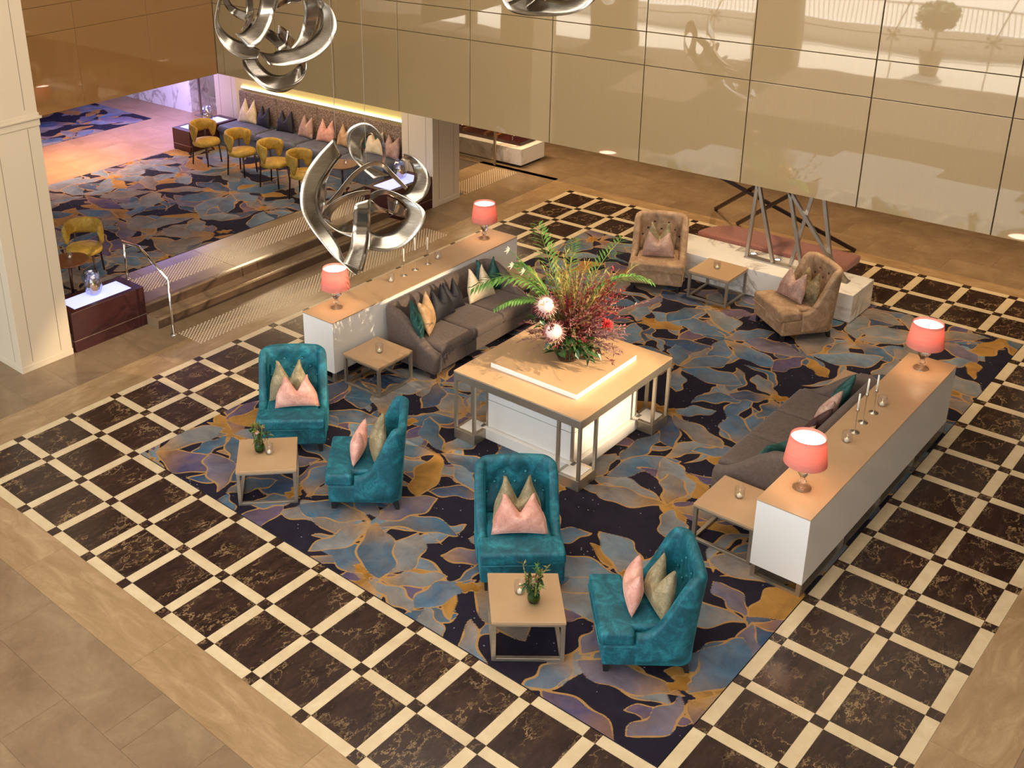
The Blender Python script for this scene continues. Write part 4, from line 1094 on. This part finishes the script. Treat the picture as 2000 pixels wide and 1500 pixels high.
R2 = [
 ([(410,150),(230,340),(120,520),(80,700),(100,880),(190,1040),(300,1180),(400,1300),(500,1390),(620,1490)], [(485,320),(400,430),(310,560),(268,690),(262,810),(300,930),(380,1060),(450,1180),(520,1330),(690,1440)], .05, .28, .06),
 ([(485,320),(390,450),(345,560),(332,700),(320,790),(290,900)], [(470,330),(330,500),(285,600),(268,690),(262,810),(285,900)], -.05, -.05, .06),
 ([(610,790),(605,900),(592,1060),(560,1230),(500,1370)], [(770,740),(772,900),(765,1060),(740,1250),(690,1450)], .15, .34, .03),
 ([(765,690),(900,650),(1090,715),(1240,800),(1305,890),(1270,1010),(1180,1130),(1050,1220),(900,1252),(745,1235)], [(765,770),(900,700),(1010,735),(1100,800),(1125,880),(1095,960),(1030,1030),(950,1075),(850,1085),(762,1055)], -.10, .32, .07),
 ([(1085,303),(1200,340),(1310,450),(1352,560),(1325,680),(1250,765),(1150,800),(1040,720)], [(1080,335),(1150,385),(1190,480),(1188,560),(1150,640),(1090,690),(1020,700),(960,690)], -.32, -.10, .05),
 ([(800,545),(680,440),(575,310),(535,180),(550,70),(650,5),(760,12),(860,105),(908,220),(910,350),(895,430)], [(950,510),(840,460),(720,400),(695,260),(715,170),(770,118),(820,130),(860,180),(880,250),(885,320),(875,400)], -.25, -.30, .06),
 ([(330,800),(440,680),(560,530),(680,430),(800,380),(900,400),(1010,510),(1130,635)], [(395,830),(490,700),(590,560),(700,465),(800,425),(885,440),(985,540),(1110,655)], -.05, .05, .10),
 ([(770,650),(620,670),(480,720),(370,790),(295,880),(320,960),(440,1060),(590,1120)], [(770,690),(640,715),(520,770),(430,840),(375,920),(400,985),(500,990),(605,940)], .05, .0, .10),
 ([(600,870),(690,790),(770,755)], [(600,930),(700,870),(930,880)], .1, .0, .05),
 ([(930,720),(1040,770),(1120,840)], [(945,880),(1000,900),(1110,930)], -.15, -.15, .06),
]
sculpture('twisted steel ribbon sculpture hanging low before the lounge steps', C2, m2, 720, 750, .2, R2, [(428, 150, .05), (730, 470, -.1)])
C1 = pw(538, 60, 1, 4.0); m1 = (C1-CAM_C).length/2160.0
R1 = [
 ([(330,-260),(240,-120),(180,60),(145,300),(190,480),(280,620),(420,720),(560,758),(700,750)], [(420,-180),(290,-90),(215,60),(198,280),(290,430),(430,520),(560,560),(640,600),(720,640)], .1, .2, .07),
 ([(960,-200),(965,0),(920,140),(860,300),(790,470),(690,580),(590,645)], [(720,-200),(725,0),(690,170),(630,270),(560,360),(480,430),(400,430)], .25, .15, .05),
 ([(1380,-150),(1510,0),(1630,120),(1692,270),(1690,420),(1630,560),(1500,690),(1330,780),(1150,832),(1000,848),(840,830)], [(1260,-60),(1400,40),(1495,150),(1490,320),(1440,440),(1330,540),(1220,600),(1090,640),(960,650),(860,690),(700,660)], -.05, .22, .08),
 ([(1220,-200),(1262,0),(1282,200),(1250,380),(1190,520),(1120,620)], [(1440,-200),(1500,0),(1502,200),(1440,430),(1340,560),(1240,660)], .12, -.15, .04),
 ([(925,140),(1000,85),(1100,55),(1250,40)], [(950,70),(1010,20),(1120,-20),(1260,-40)], -.25, -.2, .06),
 ([(495,770),(530,900),(640,1020),(800,1150),(960,1192),(1100,1160),(1230,1060),(1310,930),(1322,800)], [(690,760),(740,840),(850,940),(960,970),(1060,950),(1150,890),(1200,850),(1240,820),(1250,780)], -.05, -.2, .08),
 ([(640,420),(800,500),(950,640),(1000,760)], [(840,380),(960,460),(1060,560),(1130,640)], -.28, -.1, .05),
 ([(960,325),(1060,390),(1180,500)], [(950,460),(1040,540),(1120,620)], -.22, -.18, .03),
 ([(240,0),(300,120),(400,220),(540,290)], [(300,-80),(360,60),(460,130),(560,160)], -.2, -.2, .05),
 ([(540,-100),(545,100),(540,280),(480,400)], [(620,-100),(640,100),(630,230),(560,370)], -.12, -.05, .05),
]
sculpture('twisted steel ribbon sculpture hanging high at the upper left of the glass wall', C1, m1, 920, 400, .15, R1, [(900, -200, 0), (1700, 200, -.3)])
C3 = pw(1085, -60, 1, 4.0); m3 = (C3-CAM_C).length/2160.0
R3 = [
 ([(-110,30),(-85,78),(-20,88),(40,80),(80,50),(95,0)], [(-60,0),(-40,40),(-5,55),(30,50),(50,20),(50,-10)], .1, .2, .06),
 ([(-90,60),(-70,80),(-40,60)], [(-60,50),(-50,60),(-20,40)], .2, .1, .05),
 ([(90,10),(70,-60),(0,-110),(-80,-80),(-110,0)], [(50,0),(40,-40),(0,-60),(-50,-40),(-70,0)], -.1, .1, .08),
 ([(-20,60),(60,10),(60,-80),(-10,-100)], [(-40,20),(20,-10),(20,-60),(-30,-70)], .2, -.2, .06)]
sculpture('steel ribbon sculpture at the top edge with only its lower curve showing', C3, m3, 0, 0, 1.0, R3, [(0, -100, 0)])

# ================================================================ FLOWERS
def leafmat(name, c1, c2, rough=.5): 
    t = NT(name); t.base(t.ramp(t.noise(t.coord(), 9, 3), [(.3, c1), (.7, c2)])); t.set(Roughness=rough); return t.m
M['frond'] = leafmat('palm_green', srgb(52, 92, 30), srgb(96, 138, 58))
M['leaf'] = leafmat('deep_leaf', srgb(26, 50, 20), srgb(56, 88, 36), .35)
M['grass'] = leafmat('straw_green', srgb(124, 112, 44), srgb(170, 152, 78))
M['twig'] = leafmat('twig_brown', srgb(92, 62, 34), srgb(132, 94, 56))
M['burg'] = leafmat('burgundy', srgb(74, 20, 26), srgb(120, 36, 38))
M['crim'] = leafmat('crimson', srgb(140, 18, 22), srgb(178, 42, 38))
M['burgred'] = leafmat('dark_red', srgb(120, 26, 26), srgb(164, 52, 44))
M['seed'] = leafmat('olive_seed', srgb(104, 86, 50), srgb(150, 128, 84))
M['dusty'] = leafmat('dusty_rose', srgb(150, 86, 84), srgb(186, 122, 112))
M['plume'] = leafmat('plum_plume', srgb(98, 60, 66), srgb(146, 100, 98))
M['cream_fl'] = leafmat('cream_petal', srgb(226, 214, 180), srgb(242, 234, 208))
M['prot_w'] = leafmat('protea_white', srgb(232, 206, 194), srgb(246, 230, 220))
M['prot_p'] = leafmat('protea_pink', srgb(206, 136, 128), srgb(226, 170, 158))
AW = Vector((-CR.y, CR.x, 0)).normalized()      # away from the viewer, level
def V3(r, a, z): return CR*r*1.0 + AW*a + Vector((0, 0, z))
def blade(mb, p, d, L, w, n=None):
    d = d.normalized(); s = d.cross(n or Vector((.2, .3, .9))).normalized()*w/2
    m = p + d*L*.45 + Vector((0, 0, .04*L)); e = p + d*L + Vector((0, 0, -.10*L))
    k = s.cross(d).normalized()*w*.18
    mb.add([p, m+s, e, m-s, m-k], [(0, 4, 1), (4, 2, 1), (0, 3, 4), (4, 3, 2)])
def curve(p0, p1, p2, n): return [p0*(1-t)**2 + p1*2*t*(1-t) + p2*t*t for t in [k/(n-1) for k in range(n)]]
def frond(name, parent, p0, p1, p2, mat, n=26, L=.2, w=.034, start=.35, rr=random, droop=.5):
    mb = MB(); c = curve(p0, p1, p2, n); mb.tube(c, .007, 5, .002)
    for i in range(int(n*start), n):
        d = (c[min(i+1, n-1)]-c[i-1]).normalized(); s = d.cross(Vector((0, 0, 1))).normalized(); t = (i-n*start)/(n*(1-start))
        ll = L*(.45+.55*math.sin(PI*min(1, .15+t*.85)))
        for sg in (-1, 1): blade(mb, c[i], d*.75 + s*sg*.9 + Vector((0, 0, -droop*.5*rr.random())), ll, w)
    return mb.build(name, mat, parent)
def bloom(name, parent, p, d, r, mat, n=26, mat2=None, rr=random):
    """round head built of layered petals opening about direction d"""
    q = d.normalized().to_track_quat('Z', 'Y'); mb = MB()
    for k in range(n):
        t = k/n; a = k*2.39996; th = .12+1.25*math.sqrt(t)
        pd = q @ Vector((math.sin(th)*math.cos(a), math.sin(th)*math.sin(a), math.cos(th)))
        blade(mb, p, pd, r*(.8+.35*t)*(.95 if mat2 is None else .85), r*.42, q @ Vector((math.cos(a), math.sin(a), .3)))
    o = mb.build(name, mat, parent)
    if mat2:
        m2_ = MB()
        for k in range(n):
            a = 2*PI*k/n; th = 1.15+.25*(k % 2)
            pd = q @ Vector((math.sin(th)*math.cos(a), math.sin(th)*math.sin(a), math.cos(th)))
            blade(m2_, p - q @ Vector((0, 0, r*.25)), pd, r*1.35, r*.36, q @ Vector((math.cos(a+.4), math.sin(a+.4), .5)))
        m2_.build('bract', mat2, o)
        m3_ = MB().lathe([(0, -r*.3), (r*.62, -r*.2), (r*.8, r*.25), (r*.5, r*.75), (0, r*.95)], 18); m3_.v = [p + q @ Vector(v) for v in m3_.v]
        m3_.build('cone', mat, o, True)
    return o
def spray(name, parent, rr, n, r0, a0, z0, spread, reach, mat, leaf=.05, w=.012, per=14, base=None, lo=.35):
    """n thin stems ending about (r0,a0,z0) with small leaflets on their outer part"""
    mb = MB(); base = base or V3(0, 0, .22)
    for k in range(n):
        e = V3(r0+rr.gauss(0, spread), a0+rr.gauss(0, spread), z0+rr.gauss(0, spread*reach))
        b = base + Vector((rr.uniform(-.06, .06), rr.uniform(-.06, .06), 0)); c = curve(b, (b*.45+e*.55)+Vector((0, 0, .10)), e, 9)
        mb.tube(c, .0035, 4, .0015)
        for q in range(per):
            t = rr.uniform(lo, 1); i = min(int(t*8), 7); p = c[i].lerp(c[i+1], t*8-i)
            d = (c[i+1]-c[i]).normalized()*.8 + Vector((rr.uniform(-1, 1), rr.uniform(-1, 1), rr.uniform(-.6, 1)))*.8
            blade(mb, p, d, leaf*rr.uniform(.6, 1.3), w*rr.uniform(.7, 1.3), Vector((rr.uniform(-1, 1), rr.uniform(-1, 1), 1)))
    return mb.build(name, mat, parent)
rr = random.Random(3)
t = thing('flower_arrangement', 'large protea and palm flower arrangement in glass bowl on the display table', 'flowers', (3.34, 4.85, .911))
M['smoke'] = glass('smoky_glass', (.55, .38, .36, 1), .03)
MB().lathe([(0, 0), (.10, 0), (.105, .012), (.14, .08), (.165, .17), (.17, .22), (.162, .22), (.155, .17), (.13, .085), (.09, .02), (0, .018)], 36).build('glass_bowl', M['smoke'], t, True)
st = MB()
for k in range(26):
    a = rr.uniform(0, 2*PI); q = rr.uniform(.02, .09); st.tube([(q*math.cos(a+2), q*math.sin(a+2), .03), (q*math.cos(a)*.8, q*math.sin(a)*.8, .25), (q*1.6*math.cos(a), q*1.6*math.sin(a), .42)], .006, 5)
st.build('stems', M['twig'], t)
O = V3(0, 0, .25)
for nm, p1, p2, L in (('palm_frond', (-.38, .05, 1.25), (-1.02, -.02, .86), .24), ('palm_frond', (-.15, .2, .95), (-.27, .55, 1.34), .2), ('palm_frond', (.2, .15, .95), (.62, .45, 1.22), .2),
                      ('palm_frond', (.35, .1, 1.15), (.86, -.02, .92), .14), ('palm_frond', (-.35, -.05, .95), (-.80, -.12, .66), .13), ('palm_frond', (-.3, .1, 1.05), (-.58, .25, 1.02), .15), ('palm_frond', (.0, .25, 1.0), (.12, .5, 1.2), .14)):
    frond(nm, t, O, V3(*p1), V3(*p2), M['frond'], L=L, rr=rr)
spray('fern_spray', t, rr, 9, -.38, .0, .80, .10, .7, M['frond'], .07, .008, 26)
spray('fern_spray', t, rr, 8, -.22, .15, 1.02, .12, .7, M['grass'], .10, .012, 18)
spray('grass_spray', t, rr, 22, .0, .15, 1.0, .18, .7, M['grass'], .12, .010, 12)
spray('grass_spray', t, rr, 14, .25, .12, .92, .17, .7, M['grass'], .10, .010, 12)
spray('twig_spray', t, rr, 46, .05, .05, .80, .24, .7, M['twig'], .06, .014, 22)
spray('burgundy_spray', t, rr, 42, .0, -.05, .62, .22, .8, M['burg'], .055, .020, 24)
spray('burgundy_spray', t, rr, 34, .20, -.05, .48, .20, .7, M['burg'], .055, .020, 22)
spray('kangaroo_paw_spray', t, rr, 22, .36, .02, .76, .13, .9, M['burgred'], .05, .016, 14, lo=.6)
spray('dusty_spray', t, rr, 40, .10, -.08, .58, .25, .7, M['dusty'], .04, .014, 18, lo=.45)
spray('seed_spray', t, rr, 40, -.05, -.12, .52, .25, .6, M['seed'], .035, .012, 24, lo=.4)
spray('plume_spray', t, rr, 24, .52, -.10, .26, .10, .8, M['plume'], .05, .010, 34, lo=.35)
spray('plume_spray', t, rr, 9, -.48, -.05, .26, .09, .8, M['plume'], .05, .008, 22, lo=.35)
spray('leaf_spray', t, rr, 12, .0, -.15, .30, .16, .5, M['leaf'], .13, .055, 6, lo=.4)
spray('leaf_spray', t, rr, 16, .12, -.12, .20, .15, .5, M['leaf'], .14, .06, 5, lo=.5)
spray('leaf_spray', t, rr, 14, .0, .1, .45, .22, .5, M['leaf'], .12, .05, 7, lo=.35)
for (a_, b_, c_), r in (((-.29, -.22, .74), .105), ((-.21, -.30, .47), .105)):
    bloom('protea', t, V3(a_, b_, c_), V3(a_*.8, -.9, .55), r, M['prot_w'], 40, M['prot_p'], rr)
bloom('red_bloom', t, V3(.36, -.2, .50), V3(.3, -.6, .6), .085, M['crim'], 40, None, rr)
for k in range(11):
    p = V3(rr.uniform(-.25, .35), rr.uniform(-.22, .1), rr.uniform(.4, .75)); bloom('small_bloom', t, p, p, rr.uniform(.028, .042), M['crim'] if k % 3 == 0 else M['burg'], 16, None, rr)
for p in ((-.64, .12, 1.22), (-.60, .1, 1.05), (-.48, .1, .98)):
    bloom('lily', t, V3(*p), V3(p[0], 0, .6), .075, M['cream_fl'], 6, None, rr)
    mb = MB(); mb.tube(curve(O, V3(p[0]*.5, p[1], p[2]*.8), V3(*p), 9), .005, 5); mb.build('stem', M['frond'], t)

M['greenglass'] = glass('green_glass', (.30, .48, .12, 1), .03)
def posy(label, x, y, z, seed):
    r = random.Random(seed); t = thing('posy_vase', label, 'flowers', (x, y, z), 0, 'small flower vases')
    MB().lathe([(0, 0), (.03, 0), (.048, .02), (.056, .06), (.050, .10), (.036, .125), (.04, .135), (.034, .135), (.030, .125), (.045, .10), (.05, .06), (.042, .022), (0, .012)], 24).build('vase', M['greenglass'], t, True)
    MB().lathe([(0, .014), (.04, .022), (.048, .06), (.043, .10), (0, .10)], 16).build('stems_in_water', M['frond'], t, True)
    b = V3(0, 0, .12)
    spray('leaf_spray', t, r, 8, 0, 0, .20, .05, .5, M['leaf'], .07, .028, 6, b, .4); spray('fern_spray', t, r, 7, 0, .02, .27, .06, .6, M['frond'], .05, .012, 10, b, .4)
    spray('berry_spray', t, r, 5, .0, .02, .26, .05, .6, M['burg'], .03, .012, 8, b, .5); spray('grass_spray', t, r, 5, .02, .02, .28, .06, .5, M['grass'], .05, .010, 8, b, .5)
    bloom('protea', t, V3(-.01, -.02, .24), V3(-.02, -.25, .8), .03, M['prot_p'], 22, M['dusty'], r)
    bloom('red_bloom', t, V3(.03, .02, .27), V3(.1, .1, .9), .024, M['burg'], 14, None, r)
    return t
posy('green glass vase of protea on the front coffee table', 5.073, 1.842, .415, 1)
posy('green glass vase of protea on the left coffee table', 1.59, 1.875, .415, 2)
